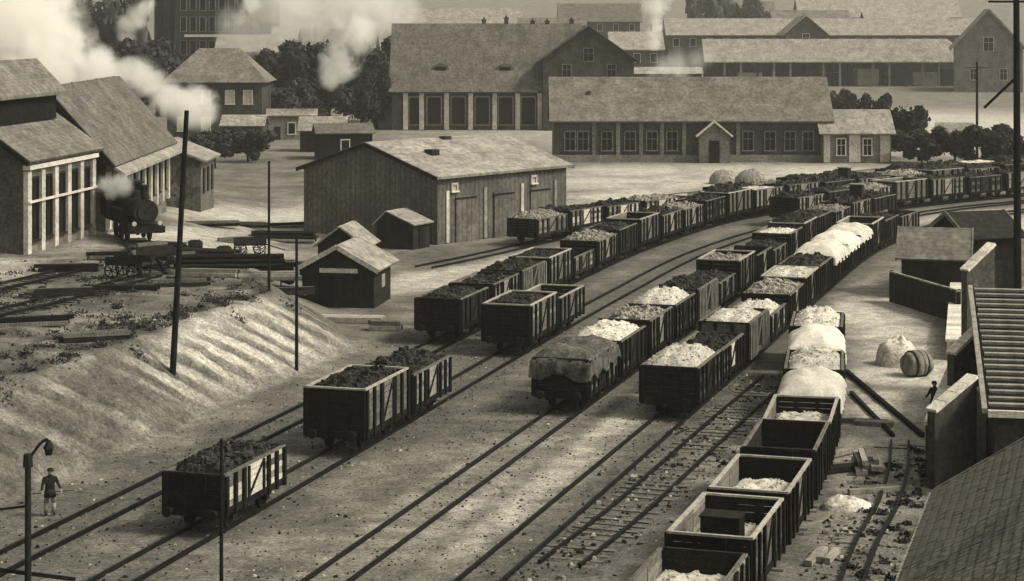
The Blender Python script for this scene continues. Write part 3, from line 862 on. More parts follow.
# open goods shed far right
gk = .26; gY = 520.0
t = thing('goods_shed', 'very long open goods shed with pale roof in the distance', 'shed', ((708 - 512) * gk, gY, 0))
GL = (972 - 708) * gk
for sy, y0 in ((-1, -.6), (1, 13.6)):
    MB().prism([(-1, y0, 6.2), (GL + 1, y0, 6.2), (GL - 5, 6.5, 12.0), (-1, 6.5, 12.0)], (0, 0, .3)).build('roof_slope', M['roof_pale'], t)
MB().box(GL / 2, 12.6, 3, GL, .3, 6.6).build('rear_wall', M['wall_dark'], t)
for k in range(17):
    MB().box(GL * k / 16, 0, 3, .55, .4, 6.4).build('post', M['wall_mid'] if k % 3 else M['wood_dark'], t)
for k in range(9):
    MB().box(GL * (k + .5) / 9, 5, 1.3 + (k % 3) * .5, GL / 11, 3, 2.4 + (k % 3)).build('stacked_goods', M['wall_pale'] if k % 2 else M['wood_dark'], t)
# dark gable top right
t = gable_house('warehouse', 'warehouse with dark gable and pale roof slope at the upper right corner', 'building', ((1002 - 512) * .24 + 5, 480, 0), R(78), 30, 16, 11, 19.8, M['wall_mid'], M['roof_pale'], 1, .4)
window(t, 'end', 8, 10, 2.2, 3.2); window(t, 'end', 4.5, 3, 1.6, 2.6); window(t, 'end', 11.5, 3, 1.6, 2.6)
# distant town roofs
far = [('pale roofed workshop with small dark cross gable beyond the goods shed', 668, 1000, 620, 12.5, 17.2, M['wall_dark'], M['roof_pale']),
       ('far house with long low roof left of the thin white plume', 612, 662, 560, 9, 13.5, M['wall_dark'], M['roof_pale']),
       ('far pale roofed hall behind the steep workshop ridge', 395, 520, 640, 13.5, 20.5, M['wall_mid'], M['roof_pale']),
       ('far house with dark walls above the workshop gable', 700, 775, 760, 17, 23.5, M['wall_dark'], M['roof_grey']),
       ('far roof peeping between the plume and the goods shed', 655, 705, 690, 12, 16.5, M['wall_dark'], M['roof_pale']),
       ('far shed with white roof half hidden in drifting smoke', 218, 292, 420, 11.0, 15.8, M['wall_dark'], M['roof_pale']),
       ('far hall over which a pale haze hangs near the top edge', 800, 960, 800, 18, 25, M['wall_mid'], M['roof_pale'])]
far += [('distant low roof just left of the workshop wing plume', 520, 585, 560, 12.0, 17.5, M['wall_dark'], M['roof_grey']),
        ('distant dark walled hall under the top edge right of centre', 560, 640, 720, 16.5, 22.5, M['wall_dark'], M['roof_mid']),
        ('distant house at the top edge above the goods shed left end', 690, 760, 900, 20, 27, M['wall_dark'], M['roof_grey']),
        ('distant grey roof above the goods shed middle', 775, 850, 690, 13.5, 20, M['wall_dark'], M['roof_grey']),
        ('distant pale roof above the goods shed right end', 868, 950, 700, 14.5, 19.5, M['wall_dark'], M['roof_pale']),
        ('distant low house behind the drifting smoke', 300, 372, 470, 10, 15, M['wall_dark'], M['roof_grey']),
        ('distant sooty house left of the goods shed', 618, 700, 430, 4.2, 6.6, M['wall_dark'], M['roof_pale']),
        ('distant long roof behind the big white cloud', 30, 140, 520, 9, 14.5, M['wall_dark'], M['roof_mid'])]
for lb, x0, x1, Y, ev, rg, wm, rm in far:
    kk = Y / FOC
    t = gable_house('distant_building', lb, 'building', ((x0 - 512) * kk, Y, 0), 0, (x1 - x0) * kk, 16, ev, rg, wm, rm, .8, .4)
    n = max(2, int((x1 - x0) / 16))
    for k in range(n): window(t, 'front', (x1 - x0) * kk * (k + .5) / n, ev - 3.6, 1.8, 2.4, bars=False)
t = gable_house('distant_building', 'small dark gable standing in front of the far pale roof', 'building', ((822 - 512) * .3, 592, 0), R(90), 14, 12, 13, 18, M['wall_dark'], M['roof_pale'], .8, .4, verge=M['wood_dark'])
window(t, 'end', 6, 10.5, 2, 2.5)
# tall factory top left
fk = .21
t = thing('factory', 'tall dark factory block with rows of windows at the top edge', 'factory', ((150 - 512) * fk, 425, 0))
FW = 118 * fk
MB().box(FW / 2, 8, 13, FW, 16, 27).build('wall', M['wall_dark'], t)
for j, z in enumerate((10.2, 15.2, 19.6)):
    for k in range(9): window(t, 'front', 6.2 + 2.05 * k, z, 1.2, 2.9, frame=M['wall_mid'], bars=False)
MB().box(FW / 2 + 3, -.3, 14.2, FW - 7, .6, .5).build('cornice', M['trim'], t)
for x in (1.4, 4.0): MB().box(x, -.4, 13, .9, .8, 27).build('buttress', M['wood_black'], t)
t = thing('factory_chimney', 'slim dark factory chimney beside the tall block', 'chimney', ((142 - 512) * .2, 400, 0))
MB().tube((0, 0, -1), (0, 0, 30), 1.3, .9, 14).build('shaft', M['wall_dark'], t); MB().tube((0, 0, 28.6), (0, 0, 29.4), 1.15, 1.15, 14).build('band', M['wall_mid'], t)
# small sheds in the middle distance
for lb, x, y, L, W, e, r_, wm, rm, rz in [
    ('low shed with bright roof left of the dark trees', 300, 152, 6, 5, 3.0, 4.6, 'wood_dark', 'roof_pale', 0),
    ('narrow pale house with one dark window beside the workshop', 371, 128, 3.6, 6, 5.2, 6.8, 'wall_pale', 'roof_pale', 0),
    ('dark cabin with pale canopy under the hipped house', 222, 152, 5.5, 5, 3.6, 4.8, 'wall_dark', 'roof_pale', 0),
    ('flat roofed grey store between hipped house and trees', 268, 140, 7, 5, 3.6, 4.4, 'wall_mid', 'roof_pale', 5),
    ('open black shed beside the plank shed wall', 318, 160, 7, 6, 3.4, 4.4, 'wood_black', 'roof_mid', 10),
    ('tiny shed with bright roof among the bushes far right', 938, 152, 4.5, 4, 2.4, 3.8, 'wood_dark', 'roof_pale', -10),
    ('low dark roofed shed beyond the long house ridge', 626, 103, 16, 6, 6.2, 7.4, 'wall_dark', 'roof_pale', 0)]:
    p = gp(x, y)
    t = gable_house('small_shed', lb, 'shed', (p.x, p.y, 0), R(rz), L, W, e, r_, M[wm], M[rm], .35, .14)
    window(t, 'front', L * .5, .9, 1.0, 1.6, bars=False)
    MB().box(L * .2, -.05, 1.0, .9, .08, 2.0).build('door', M['wood_black'], t)

# ------------------------------------------------------------------ right hand side: walls, slatted roof, near roof
def wall_seg(label, p, q, h0, h1, thick=.4, m_='wall_dark', name='boundary_wall', cope='copestone'):
    p, q = Vector(p), Vector(q)
    L = (q - p).length
    t = thing(name, label, 'wall', (p.x, p.y, 0), math.atan2(q.y - p.y, q.x - p.x))
    MB().prism([(0, 0, -.3), (L, 0, -.3), (L, 0, h1), (0, 0, h0)], (0, thick, 0)).build('wall', M[m_], t)
    n = max(3, int(L / .55))
    for k in range(n):
        a, b = L * k / n + .012, L * (k + 1) / n - .012
        za, zb = h0 + (h1 - h0) * a / L + .07, h0 + (h1 - h0) * b / L + .07
        MB().beam((a, thick / 2, za + random.uniform(-.01, .01)), (b, thick / 2, zb), thick + .16, .14).build('coping_stone', M[cope], t)
    return t
wall_seg('dark wall with rising white coping nearest the old tile roof', (16.55, 78.3), (18.5, 79.6), 3.0, 4.15)
wall_seg('dark wall with rising white coping beside the slatted roof middle', (19.0, 86.0), (20.6, 87.0), 3.95, 5.1)
wall_seg('dark wall with rising white coping at the top of the slatted roof', (22.3, 98.0), (23.9, 99.0), 6.0, 7.2)
wall_seg('long dark side wall below the slatted roof', (16.7, 78.8), (22.5, 98.4), 2.4, 2.6)
wall_seg('low pale wall along the road end above the slatted roof', (24.3, 107.5), (31.2, 137.5), 1.0, 1.0, .9, 'wall_pale', cope='copestone')
t = thing('gate_pillar', 'pale gate pillar between dark wall and slatted roof', 'pillar', (19.4, 83.0, 0))
MB().box(0, 0, 1.5, .45, .45, 3.0).build('shaft', M['wall_pale'], t); MB().box(0, 0, 3.06, .6, .6, .12).build('cap', M['copestone'], t)
# slatted roof
t = thing('slatted_roof_building', 'building whose sloping roof is ribbed with pale horizontal slats', 'building', (18.3, 77.0, 0), R(-10.8))
MB().prism([(0.3, .5, -.5), (0.3, 14, -.5), (0.3, 14, 5.85), (0.3, .5, 3.2)], (14, 0, 0)).build('wall', M['wall_dark'], t)
MB().prism([(0, -.4, 3.3), (0, 14.4, 6.0), (0, 14.4, 6.15), (0, -.4, 3.45)], (15, 0, 0)).build('roof', M['wood_black'], t)
sm = MB().beam((0, 0, 0), (14.8, 0, 0), .18, .12).mesh('slat', M['wood_grey'])
ns = 21
for k in range(ns):
    f = (k + .5) / ns
    o = link('slat', sm, t, (.1 + random.uniform(-.05, .05), -.2 + 14.4 * f, 3.52 + 2.7 * f + random.uniform(-.015, .015)))
    o.rotation_euler = (R(10.6), 0, random.uniform(-.004, .004))
MB().beam((0, -.5, 3.36), (15, -.5, 3.36), .2, .26).build('eaves_board', M['copestone'], t)
MB().beam((-.12, -.5, 3.45), (-.12, 14.4, 6.2), .2, .2).build('verge_board', M['wood_grey'], t)
# near tiled roof, lower right
t = thing('near_house', 'old tiled house roof filling the lower right corner', 'house', (11.06, 52.3, 0), R(-16.8))
rw, rl, sl_ = 5.2, 22.0, math.tan(R(33))
MB().prism([(.45, -.4, -.3), (2 * rw - .45, -.4, -.3), (2 * rw - .45, -.4, 5.9), (rw, -.4, 6 + rw * sl_ - .25), (.45, -.4, 5.9)], (0, -rl, 0)).build('wall', M['wall_mid'], t)
for sg in (0, 1):
    x0 = 0 if sg == 0 else 2 * rw
    MB().prism([(x0, 0, 6.0), (rw, 0, 6 + rw * sl_), (rw, 0, 6 + rw * sl_ + .12), (x0, 0, 6.12)], (0, -rl, 0)).build('roof_slope', M['roof_near'], t)
# plain tiles, laid in courses: real pieces on the slope that shows
tile = MB().prism([(-.14, -.1, 0), (.14, -.1, 0), (.14, .1, 0), (-.14, .1, 0)], (0, 0, .035)).mesh('tile', M['roof_near'])
slope_len = rw / math.cos(R(33))
nlaid = 0
for c_ in range(13):
    dist_up = .1 + c_ * .28
    for r_ in range(23):
        yy = -.16 - r_ * .3 - (.15 if c_ % 2 else 0)
        if nlaid >= 299: break
        o = link('tile', tile, t)
        o.rotation_mode = 'XYZ'
        xx, zz = dist_up * math.cos(R(33)), 6.155 + dist_up * math.sin(R(33))
        o.location = (xx, yy, zz + random.uniform(0, .015))
        o.rotation_euler = (random.uniform(-.03, .03), -R(33) + R(5) + random.uniform(-.03, .03), random.uniform(-.03, .03))
        o.scale = (1.12, 1.4, 1)
        nlaid += 1
b = MB()
for c_ in range(22):
    for r_ in range(73):
        if c_ < 13 and r_ < 23: continue
        d_ = .1 + c_ * .28
        if d_ > slope_len - .1: continue
        yy = -.16 - r_ * .3 - (.15 if c_ % 2 else 0)
        xx, zz = d_ * math.cos(R(33)), 6.155 + d_ * math.sin(R(33)) + random.uniform(0, .015)
        ca, sa = math.cos(R(28)), math.sin(R(28))
        w2, l2 = .14, .155
        P = []
        for dz in (0, .035):
            for ax, ay in ((-l2, -w2), (l2, -w2), (l2, w2), (-l2, w2)):
                P.append((xx + ax * ca - dz * sa, yy + ay, zz + ax * sa + dz * ca))
        b.add(P, [(0, 3, 2, 1), (4, 5, 6, 7), (0, 1, 5, 4), (1, 2, 6, 5), (2, 3, 7, 6), (3, 0, 4, 7)])
b.build('tiles', M['roof_near'], t)['kind'] = 'stuff'
MB().beam((-.08, .1, 6.02), (-.08, -rl, 6.02), .14, .12).build('gutter', M['copestone'], t)
MB().beam((0, .08, 6.1), (rw, .08, 6.1 + rw * sl_), .16, .2).build('verge_board', M['wall_mid'], t)

# plank fence and shed beyond the road
fa, fb = Vector((24.5, 129.8)), Vector((26.9, 120.6))
L = (fb - fa).length
t = thing('plank_fence', 'dark upright plank fence with pale top rail beyond the road', 'fence', (fa.x, fa.y, 0), math.atan2(fb.y - fa.y, fb.x - fa.x))
pm = MB().box(0, 0, .95, .22, .04, 1.95).mesh('plank', M['wood_dark'])
n = int(L / .25)
for k in range(n):
    link('plank', pm, t, (.12 + k * .25, random.uniform(-.015, .015), random.uniform(-.05, .05)))
MB().box(L / 2, .06, 1.96, L, .14, .1).build('top_rail', M['wood_pale'], t)
for k in range(5): MB().box(.1 + (L - .2) * k / 4, .12, 1.0, .16, .16, 2.1).build('post', M['wood_black'], t)
t = gable_house('yard_shed', 'dark shed with smooth grey roof behind the plank fence', 'shed', (25.6, 131.5, 0), R(-14), 4.2, 5.4, 2.7, 4.3, M['wood_dark'], M['roof_grey'], .3, .12, verge=M['wood_mid'])
MB().box(2, -.05, 1, 1, .08, 2).build('door', M['wood_black'], t)
t = gable_house('yard_shed', 'black boarded shed between the plank fence and the mast', 'shed', (30.8, 134.5, 0), R(20), 4.0, 5, 3.6, 5.0, M['wood_black'], M['wood_dark'], .3, .12, verge=M['wood_mid'])
MB().box(2, -.05, 1, 1, .08, 2).build('door', M['wood_dark'], t)

# ------------------------------------------------------------------ masts, poles, lamp
def pole(label, base, top, r, cross=None, name='telegraph_pole', cat='pole'):
    t = thing(name, label, cat, base)
    tp = Vector(top) - Vector(base)
    MB().tube((0, 0, -.6), tp, r, r * .7, 10).build('shaft', M['wood_black'], t)
    if cross:
        for f, w in cross:
            c_ = tp * f
            MB().beam((c_.x - w / 2, c_.y - .12, c_.z), (c_.x + w / 2, c_.y - .12, c_.z), .1, .12).build('crossarm', M['wood_black'], t)
            for q in (-.42, .42):
                MB().tube((c_.x + w * q, c_.y - .12, c_.z + .05), (c_.x + w * q, c_.y - .12, c_.z + .24), .045, .03, 6).build('insulator', M['trim'], t)
    return t
pole('tall leaning telegraph pole standing on the earth embankment', (-16.2, 95.3, 1.5), (-15.5, 95.3, 14.05), .16)
pole('thin pole at the foot of the embankment before the hut', (-11.2, 104, 0), (-11.2, 104, 7.0), .1)
pole('thin pole among the timber on the terrace', ((269 - 512) * .0575, 115, 2.2), ((269 - 512) * .0575, 115, 10.2), .09)
pole('short slim post right in front of the lone slatted wagon', (-9.3, 64, 0), (-9.3, 64, 5.05), .07)
t = pole('tall thick mast reaching the upper edge at far right', ((1018 - 512) * .056, 112, 0), ((1018 - 512) * .056 - .1, 112, 21.5), .24, [(.9, 3.2)], 'mast', 'mast')
MB().beam((0, 0, 15.2), (-1.9, 0, 13.4), .1, .14).build('brace', M['wood_black'], t)
pole('thin pole behind the goods wagons near the mast', ((977 - 512) * .128, 256, 0), ((977 - 512) * .128, 256, 12.6), .2, [(.94, 2.8)])
t = thing('lamp_post', 'black lamp post with curved bracket at the lower left edge', 'lamp', ((28 - 512) * .027, 54, 0))
b = MB().tube((0, 0, -.3), (0, 0, 6.65), .1, .085, 10).tube((0, 0, 6.4), (0, 0, 6.75), .14, .12, 10)
b.build('shaft', M['iron'], t)
b = MB(); pr = Vector((0, 0, 6.6))
for k in range(1, 8):
    a = k / 7
    q = Vector((.55 * a + .02 * math.sin(a * 6), 0, 6.6 + .55 * math.sin(a * 1.45)))
    b.tube(pr, q, .045, .04, 6); pr = q
b.build('bracket', M['iron'], t)
MB().tube((.56, 0, 6.9), (.56, 0, 7.12), .16, .05, 10).tube((.56, 0, 6.72), (.56, 0, 6.9), .09, .13, 10).build('lantern', M['iron'], t)
MB().beam((-1.6, 0, 5.15), (.05, 0, 5.35), .05, .06).build('stay_rod', M['iron'], t)
MB().beam((-1.4, 0, 3.7), (1.2, .4, 3.25), .08, .1).build('cross_bar', M['iron'], t)

# ------------------------------------------------------------------ locomotive on the terrace
t = thing('steam_locomotive', 'black steam locomotive facing the viewer beside the engine sheds', 'locomotive', (-26.6, 139.8, th(-26.6, 139.8) + .2), R(24))
b = MB().tube((0, -3.4, 2.2), (0, 2.2, 2.2), .78, .78, 20); b.build('boiler', M['iron'], t, True)
sb = MB().tube((0, -4.3, 2.2), (0, -3.35, 2.2), .84, .84, 20).build('smokebox', M['iron'], t)
MB().tube((0, -4.36, 2.2), (0, -4.28, 2.2), .6, .62, 18).tube((0, -4.44, 2.2), (0, -4.34, 2.2), .1, .1, 8).build('smokebox_door', M['wood_dark'], sb)
MB().tube((0, -3.8, 2.95), (0, -3.8, 3.9), .24, .27, 12).tube((0, -3.8, 3.86), (0, -3.8, 4.0), .34, .34, 12).build('chimney', M['iron'], t)
MB().tube((0, -1.2, 2.9), (0, -1.2, 3.4), .34, .3, 12).build('steam_dome', M['iron'], t)
cb = MB().box(0, 3.2, 2.5, 2.5, 2.0, 2.3).build('cab', M['wood_black'], t)
MB().box(0, 3.2, 3.7, 2.8, 2.5, .12).build('cab_roof', M['iron'], cb)
for x in (-.75, .75): MB().box(x, 2.18, 3.1, .5, .06, .6).build('cab_window', M['glass'], cb)
MB().box(0, -.6, 1.25, 2.4, 7.0, .14).build('running_board', M['iron'], t)
MB().box(0, -4.5, 1.0, 2.5, .2, .45).build('buffer_beam', M['iron'], t)
for x in (-.88, .88):
    MB().tube((x, -4.6, 1.02), (x, -5.0, 1.02), .1, .09, 8).tube((x, -5.0, 1.02), (x, -5.06, 1.02), .21, .2, 12).build('buffer', M['iron'], t)
    MB().tube((x, -4.4, 1.45), (x, -4.62, 1.45), .13, .16, 10).build('lamp', M['trim'], t)
    MB().box(x * 1.15, -3.4, .95, .5, .9, .55).build('cylinder_block', M['iron'], t)
    for y in (-2.0, -.3, 1.4):
        MB().tube((x * .8, y, .62), (x * .95, y, .62), .6, .6, 16).build('wheel', M['iron'], t)
    MB().box(x * 1.0, -.3, 1.75, .7, 3.0, .9).build('side_tank', M['wood_black'], t)

# ------------------------------------------------------------------ stacked timber, carts and clutter
def timber_stack(label, p, rz, L, n, m_, rows=3, round_=True, r=.16):
    t = thing('timber_stack', label, 'timber', (p[0], p[1], th(p[0], p[1])), rz)
    k = 0
    for j in range(rows):
        for i in range(n - j):
            x = (i - (n - j - 1) / 2) * r * 2.05 + random.uniform(-.03, .03)
            dl = random.uniform(-.5, .5)
            a, c = (-L / 2 + dl, x, r + j * r * 1.75), (L / 2 + dl * .4, x + random.uniform(-.1, .1), r + j * r * 1.75 + random.uniform(-.03, .03))
            b = MB()
            if round_: b.tube(a, c, r, r * .85, 8)
            else: b.beam(a, c, r * 1.9, r * 1.6)
            b.build('log' if round_ else 'plank', M[m_] if random.random() < .75 else M['wood_mid'], t)
    return t
def tp(x, y, h=3.0):
    q = gp(x, y, h); return (q.x, q.y)
timber_stack('long dark log stack lying across the terrace middle', tp(232, 268), R(6), 6.2, 4, 'wood_black', 3)
timber_stack('dark log stack behind the tall leaning pole', tp(205, 245), R(-12), 4.6, 5, 'wood_dark', 3)
timber_stack('sawn pale planks stacked at the terrace rim', tp(262, 277, 2.6), R(4), 4.5, 5, 'wood_grey', 2, False, .13)
timber_stack('dark timber heap near the hut end of the terrace', tp(275, 245, 2.4), R(-25), 5.5, 5, 'wood_black', 3)
timber_stack('black beam lying flat left on the terrace', tp(122, 290), R(2), 4.2, 2, 'wood_black', 1, False, .16)
timber_stack('dark logs piled beyond the two black barrels', tp(285, 218, 2.0), R(-8), 5.0, 5, 'wood_black', 3)
timber_stack('small log heap beside the locomotive', tp(168, 240), R(-20), 2.6, 4, 'wood_black', 2)
timber_stack('two pale boards laid in front of the dark plank hut', gp(352, 322)[:2], R(-6), 4.0, 3, 'wood_pale', 1, False, .2)
timber_stack('short pale board pile beside the first wagon of the long row', gp(383, 330)[:2], R(-4), 1.9, 3, 'wood_grey', 2, False, .16)
timber_stack('stack of pale sawn planks right of the near wagons', gp(868, 468)[:2], R(85), 2.4, 5, 'wood_pale', 3, False, .12)
timber_stack('long dark baulks lying slantwise below the pale road', ((gp(845, 372) + gp(922, 437)) / 2)[:2], math.atan2(gp(922, 437).y - gp(845, 372).y, gp(922, 437).x - gp(845, 372).x), (gp(922, 437) - gp(845, 372)).length, 1, 'wood_black', 1, False, .11)
timber_stack('shorter dark baulk lying slantwise nearer the wagons', ((gp(850, 393) + gp(891, 437)) / 2)[:2], math.atan2(gp(891, 437).y - gp(850, 393).y, gp(891, 437).x - gp(850, 393).x), (gp(891, 437) - gp(850, 393)).length, 1, 'wood_dark', 1, False, .09)
timber_stack('loose sleepers thrown down beside the near wagon row', gp(850, 470)[:2], R(20), 2.4, 3, 'wood_dark', 1, False, .14)

CLUT = [(178, 262, 20, 2.4, 'wood_black'), (214, 280, -10, 3.2, 'wood_grey'), (240, 240, 25, 3.6, 'wood_black'), (292, 262, -30, 2.6, 'wood_dark'), (110, 262, 5, 2.0, 'wood_black'), (186, 290, 12, 2.6, 'wood_dark'),
        (228, 256, -35, 3.0, 'wood_mid'), (152, 252, 40, 2.2, 'wood_black'), (262, 262, 60, 2.4, 'wood_black'), (60, 300, 12, 3.5, 'wood_dark'), (30, 330, 18, 4.0, 'wood_black'), (95, 345, 20, 3.2, 'wood_dark')]
CN = ['beside the first cart', 'pale at the terrace rim', 'behind the long log stack', 'askew near the hut', 'short left of the carts', 'low below the log stacks', 'propped on the log stacks', 'short beside the locomotive track',
      'upright beside the thin pole', 'between the two sidings', 'at the left edge siding', 'on the terrace rim above the embankment']
CLUT += [(215, 205, 8, 4, 'wood_black'), (250, 200, -12, 3, 'wood_dark'), (280, 196, 20, 4.5, 'wood_black'), (232, 218, 30, 3, 'wood_mid'), (258, 236, -5, 5, 'wood_black'), (288, 276, 15, 3, 'wood_dark'), (70, 275, 8, 3.4, 'wood_black'), (200, 268, -18, 4.2, 'wood_black')]
CN += ['left on the pale forecourt', 'in the middle of the forecourt', 'by the plank shed corner', 'askew behind the two barrels', 'long behind the thin terrace pole', 'against the hut side of the terrace', 'dark before the pilastered engine shed', 'crossing under the leaning pole']
for (x, y, a, ln, m_), cn in zip(CLUT, CN):
    timber_stack('loose beams ' + cn, tp(x, y, 2.8), R(a), ln, 3, m_, 2, False, .13)
for x, y, a, lb in ((835, 455, 40, 'pale boards dropped beside the near wagon row'), (880, 492, 10, 'boards lying across the spur ballast'), (822, 560, 70, 'broken boards at the lower edge beside the last near wagon'), (872, 425, -15, 'short boards between the dark baulks')):
    q_ = gp(x, y); timber_stack(lb, (q_.x, q_.y), R(a), 1.8, 3, 'wood_grey', 1, False, .12)
def cart(label, p, rz, m_='wood_dark'):
    t = thing('hand_cart', label, 'cart', (p[0], p[1], th(p[0], p[1])), rz)
    MB().box(0, 0, .85, 2.4, 1.2, .12).build('bed', M[m_], t)
    for y in (-.6, .6): MB().box(0, y, 1.1, 2.4, .06, .4).build('side', M[m_], t)
    for x in (-.7, .7):
        for y in (-.72, .72):
            b = MB(); n = 14
            for k in range(n):
                a0, a1 = 2 * math.pi * k / n, 2 * math.pi * (k + 1) / n
                b.beam((x + .45 * math.cos(a0), y, .5 + .45 * math.sin(a0)), (x + .45 * math.cos(a1), y, .5 + .45 * math.sin(a1)), .07, .08)
                if k % 2: b.beam((x, y, .5), (x + .45 * math.cos(a0), y, .5 + .45 * math.sin(a0)), .04, .05)
            b.build('wheel', M['wood_black'], t)
    MB().beam((1.2, 0, .8), (2.6, 0, .35), .08, .08).build('drawbar', M['wood_black'], t)
    return t
cart('dark hand cart left of the tall leaning pole', tp(128, 278), R(-15))
cart('second dark cart closer to the tall leaning pole', tp(158, 268), R(30))
cart('dark cart at the shed end of the terrace clutter', tp(250, 228, 2.7), R(10))
for x, lb in ((195, 'black barrel nearer the locomotive, of the two on the pale forecourt'), (224, 'black barrel farther from the locomotive, of the two on the forecourt')):
    q = tp(x, 231)
    t = thing('barrel', lb, 'barrel', (q[0], q[1], th(*q) + .45), R(20))
    b = MB(); rs = [.34, .41, .44, .41, .34]
    for k in range(4): b.tube((-.5 + .25 * k, 0, 0), (-.25 + .25 * k, 0, 0), rs[k], rs[k + 1], 14)
    b.build('staves', M['wood_black'], t)
    for x_ in (-.3, .3): MB().tube((x_ - .03, 0, 0), (x_ + .03, 0, 0), .44, .44, 14).build('hoop', M['iron'], t)

def mound(name, label, cat, p, rx, ry, h, matl, seed, lump=.12, z=None, kind=None):
    n, mrad = 26, 9
    P = [(0, 0, h * .97 + lump * mnoise.fractal(Vector((0, 0, seed)), .8, 2, 4) * 1.2)]; F = []
    for j in range(1, mrad + 1):
        f = j / mrad
        for k in range(n):
            a = 2 * math.pi * k / n
            rr = f * (1 + .16 * mnoise.noise(Vector((math.cos(a) * 1.5, math.sin(a) * 1.5, seed))))
            x, y = rx * rr * math.cos(a), ry * rr * math.sin(a)
            zz = h * (1 - f ** 2.6) ** .6 + lump * mnoise.fractal(Vector((x * 1.6, y * 1.6, seed)), .8, 2, 4) * (1.2 - f) - (.25 if j == mrad else 0)
            P.append((x, y, zz))
    F += [(0, 1 + k, 1 + (k + 1) % n) for k in range(n)]
    for j in range(mrad - 1):
        for k in range(n):
            a, c = 1 + j * n + k, 1 + j * n + (k + 1) % n
            F.append((a, a + n, c + n, c))
    o = MB().add(P, F).build(name, matl, None, True)
    o.location = (p[0], p[1], th(p[0], p[1]) if z is None else z)
    return tag(o, label, cat, None, kind)
q = gp(903, 366); mound('sand_heap', 'pale slumped heap with a grey bale against it on the road', 'heap', (q.x - .2, q.y + .5), 1.25, 1.1, 1.35, M['lime'], 3, .45)
q = gp(914, 375)
t = thing('straw_bale', 'round grey bale lying against the pale heap on the road', 'bale', (q.x + .1, q.y - .2, .62), R(24))
b = MB(); rs_ = [.5, .66, .7, .68, .52]
for k in range(4): b.tube((-.7 + .35 * k, 0, 0), (-.35 + .35 * k, 0, .02 * k), rs_[k], rs_[k + 1], 16)
b.build('body', M['wall_mid'], t, True)
for x_ in (-.35, .3): MB().tube((x_ - .03, 0, 0), (x_ + .03, 0, 0), .71, .71, 16).build('binding', M['wood_dark'], t)
q = gp(845, 508); mound('lime_heap', 'flat bright pale heap right of the near wagon row', 'heap', (q.x, q.y), 1.05, .75, .4, M['lime'], 5, .22)
q = gp(740, 186, 0); mound('stone_heap', 'rough pale stone heap before the long house, left one of two', 'heap', (q.x - 1.5, q.y + 3), 1.7, 1.6, 1.5, M['stone'], 11, .3)
q = gp(758, 188, 0); mound('stone_heap', 'rough pale stone heap before the long house, right one of two', 'heap', (q.x - .5, q.y + 2), 2.0, 1.6, 1.8, M['stone'], 13, .35)
q = gp(600, 157); mound('rubble_heap', 'low rubble heap against the long house wall near its left end', 'heap', (q.x, q.y - 1), 3.2, 1.5, 1.0, M['stone'], 17, .3)
q = gp(548, 232); mound('coal_heap', 'black coal heap at the far corner of the plank shed', 'heap', (q.x, q.y), 2.3, 2.0, 2.2, M['coal'], 19, .3)

# crate in the second near wagon
pw, aw = T5.at(T5.s_at_y(58.2) + 6.25), T5.head(T5.s_at_y(58.2) + 6.25)
d_ = Vector((math.cos(aw), math.sin(aw)))
t = thing('dark_crate', 'square dark crate standing in the second near wagon', 'crate', (pw.x - d_.x * .7, pw.y - d_.y * .7, 1.72), aw - math.pi / 2)
MB().box(0, 0, .5, 1.25, .9, 1.0).build('body', M['wood_black'], t)
MB().box(0, 0, 1.03, 1.32, .96, .06).build('lid', M['wood_dark'], t)

# rubble and loose stones (uncountable)
b = MB()
for k in range(11000):
    r_ = random.random() if k < 3000 else 2
    if r_ < .5: x, y = random.uniform(8.5, 17.5), random.uniform(59, 84)
    elif r_ < .75: x, y = random.uniform(-36, -17), random.uniform(84, 128)
    elif r_ > 1: x, y = random.uniform(-20, 14), random.uniform(62, 120) ** 1.0
    else:
        y = random.uniform(60, 104); x = 1.2 + (y - 66) * .335 + random.gauss(0, 1.0)
    v__ = float(uv_of(x, y)[1])
    if (r_ < 1 and x < -10 and v__ < 9.5) or (r_ > 1 and v__ > 4.0): continue
    if float(np.min((T5.p[::6, 0] - x) ** 2 + (T5.p[::6, 1] - y) ** 2)) < 1.9 ** 2: continue
    s_ = (random.uniform(.03, .1) if r_ < 1 else random.uniform(.02, .05)) * (1.9 if random.random() < .06 else 1)
    z = th(x, y)
    P = [(x + s_ * random.uniform(.6, 1.2) * a, y + s_ * random.uniform(.6, 1.2) * c, z + s_ * e * random.uniform(.5, 1)) for a, c, e in
         ((-1, -1, -.3), (1, -1, -.3), (1, 1, -.3), (-1, 1, -.3), (-.6, -.6, .9), (.6, -.6, .9), (.6, .6, .9), (-.6, .6, .9))]
    b.add(P, [(0, 3, 2, 1), (4, 5, 6, 7), (0, 1, 5, 4), (1, 2, 6, 5), (2, 3, 7, 6), (3, 0, 4, 7)], random.choice((0, 0, 0, 0, 1, 1, 1, 1, 1, 2)))
tag(b.build('rubble', [M['rubble'], M['wood_dark'], M['lime']]), 'loose stones and rubble scattered beside the tracks', 'rubble', None, 'stuff')

# narrow spur bending away at the lower right
T7 = Path2([tuple(gp(846, 600)[:2]), tuple(gp(866, 545)[:2]), tuple(gp(888, 505)[:2]), tuple(gp(898, 470)[:2]), tuple(gp(900, 443)[:2])])
track(T7, 'narrow bending spur at the lower right beside the near roof', gauge=.75, step=.6)

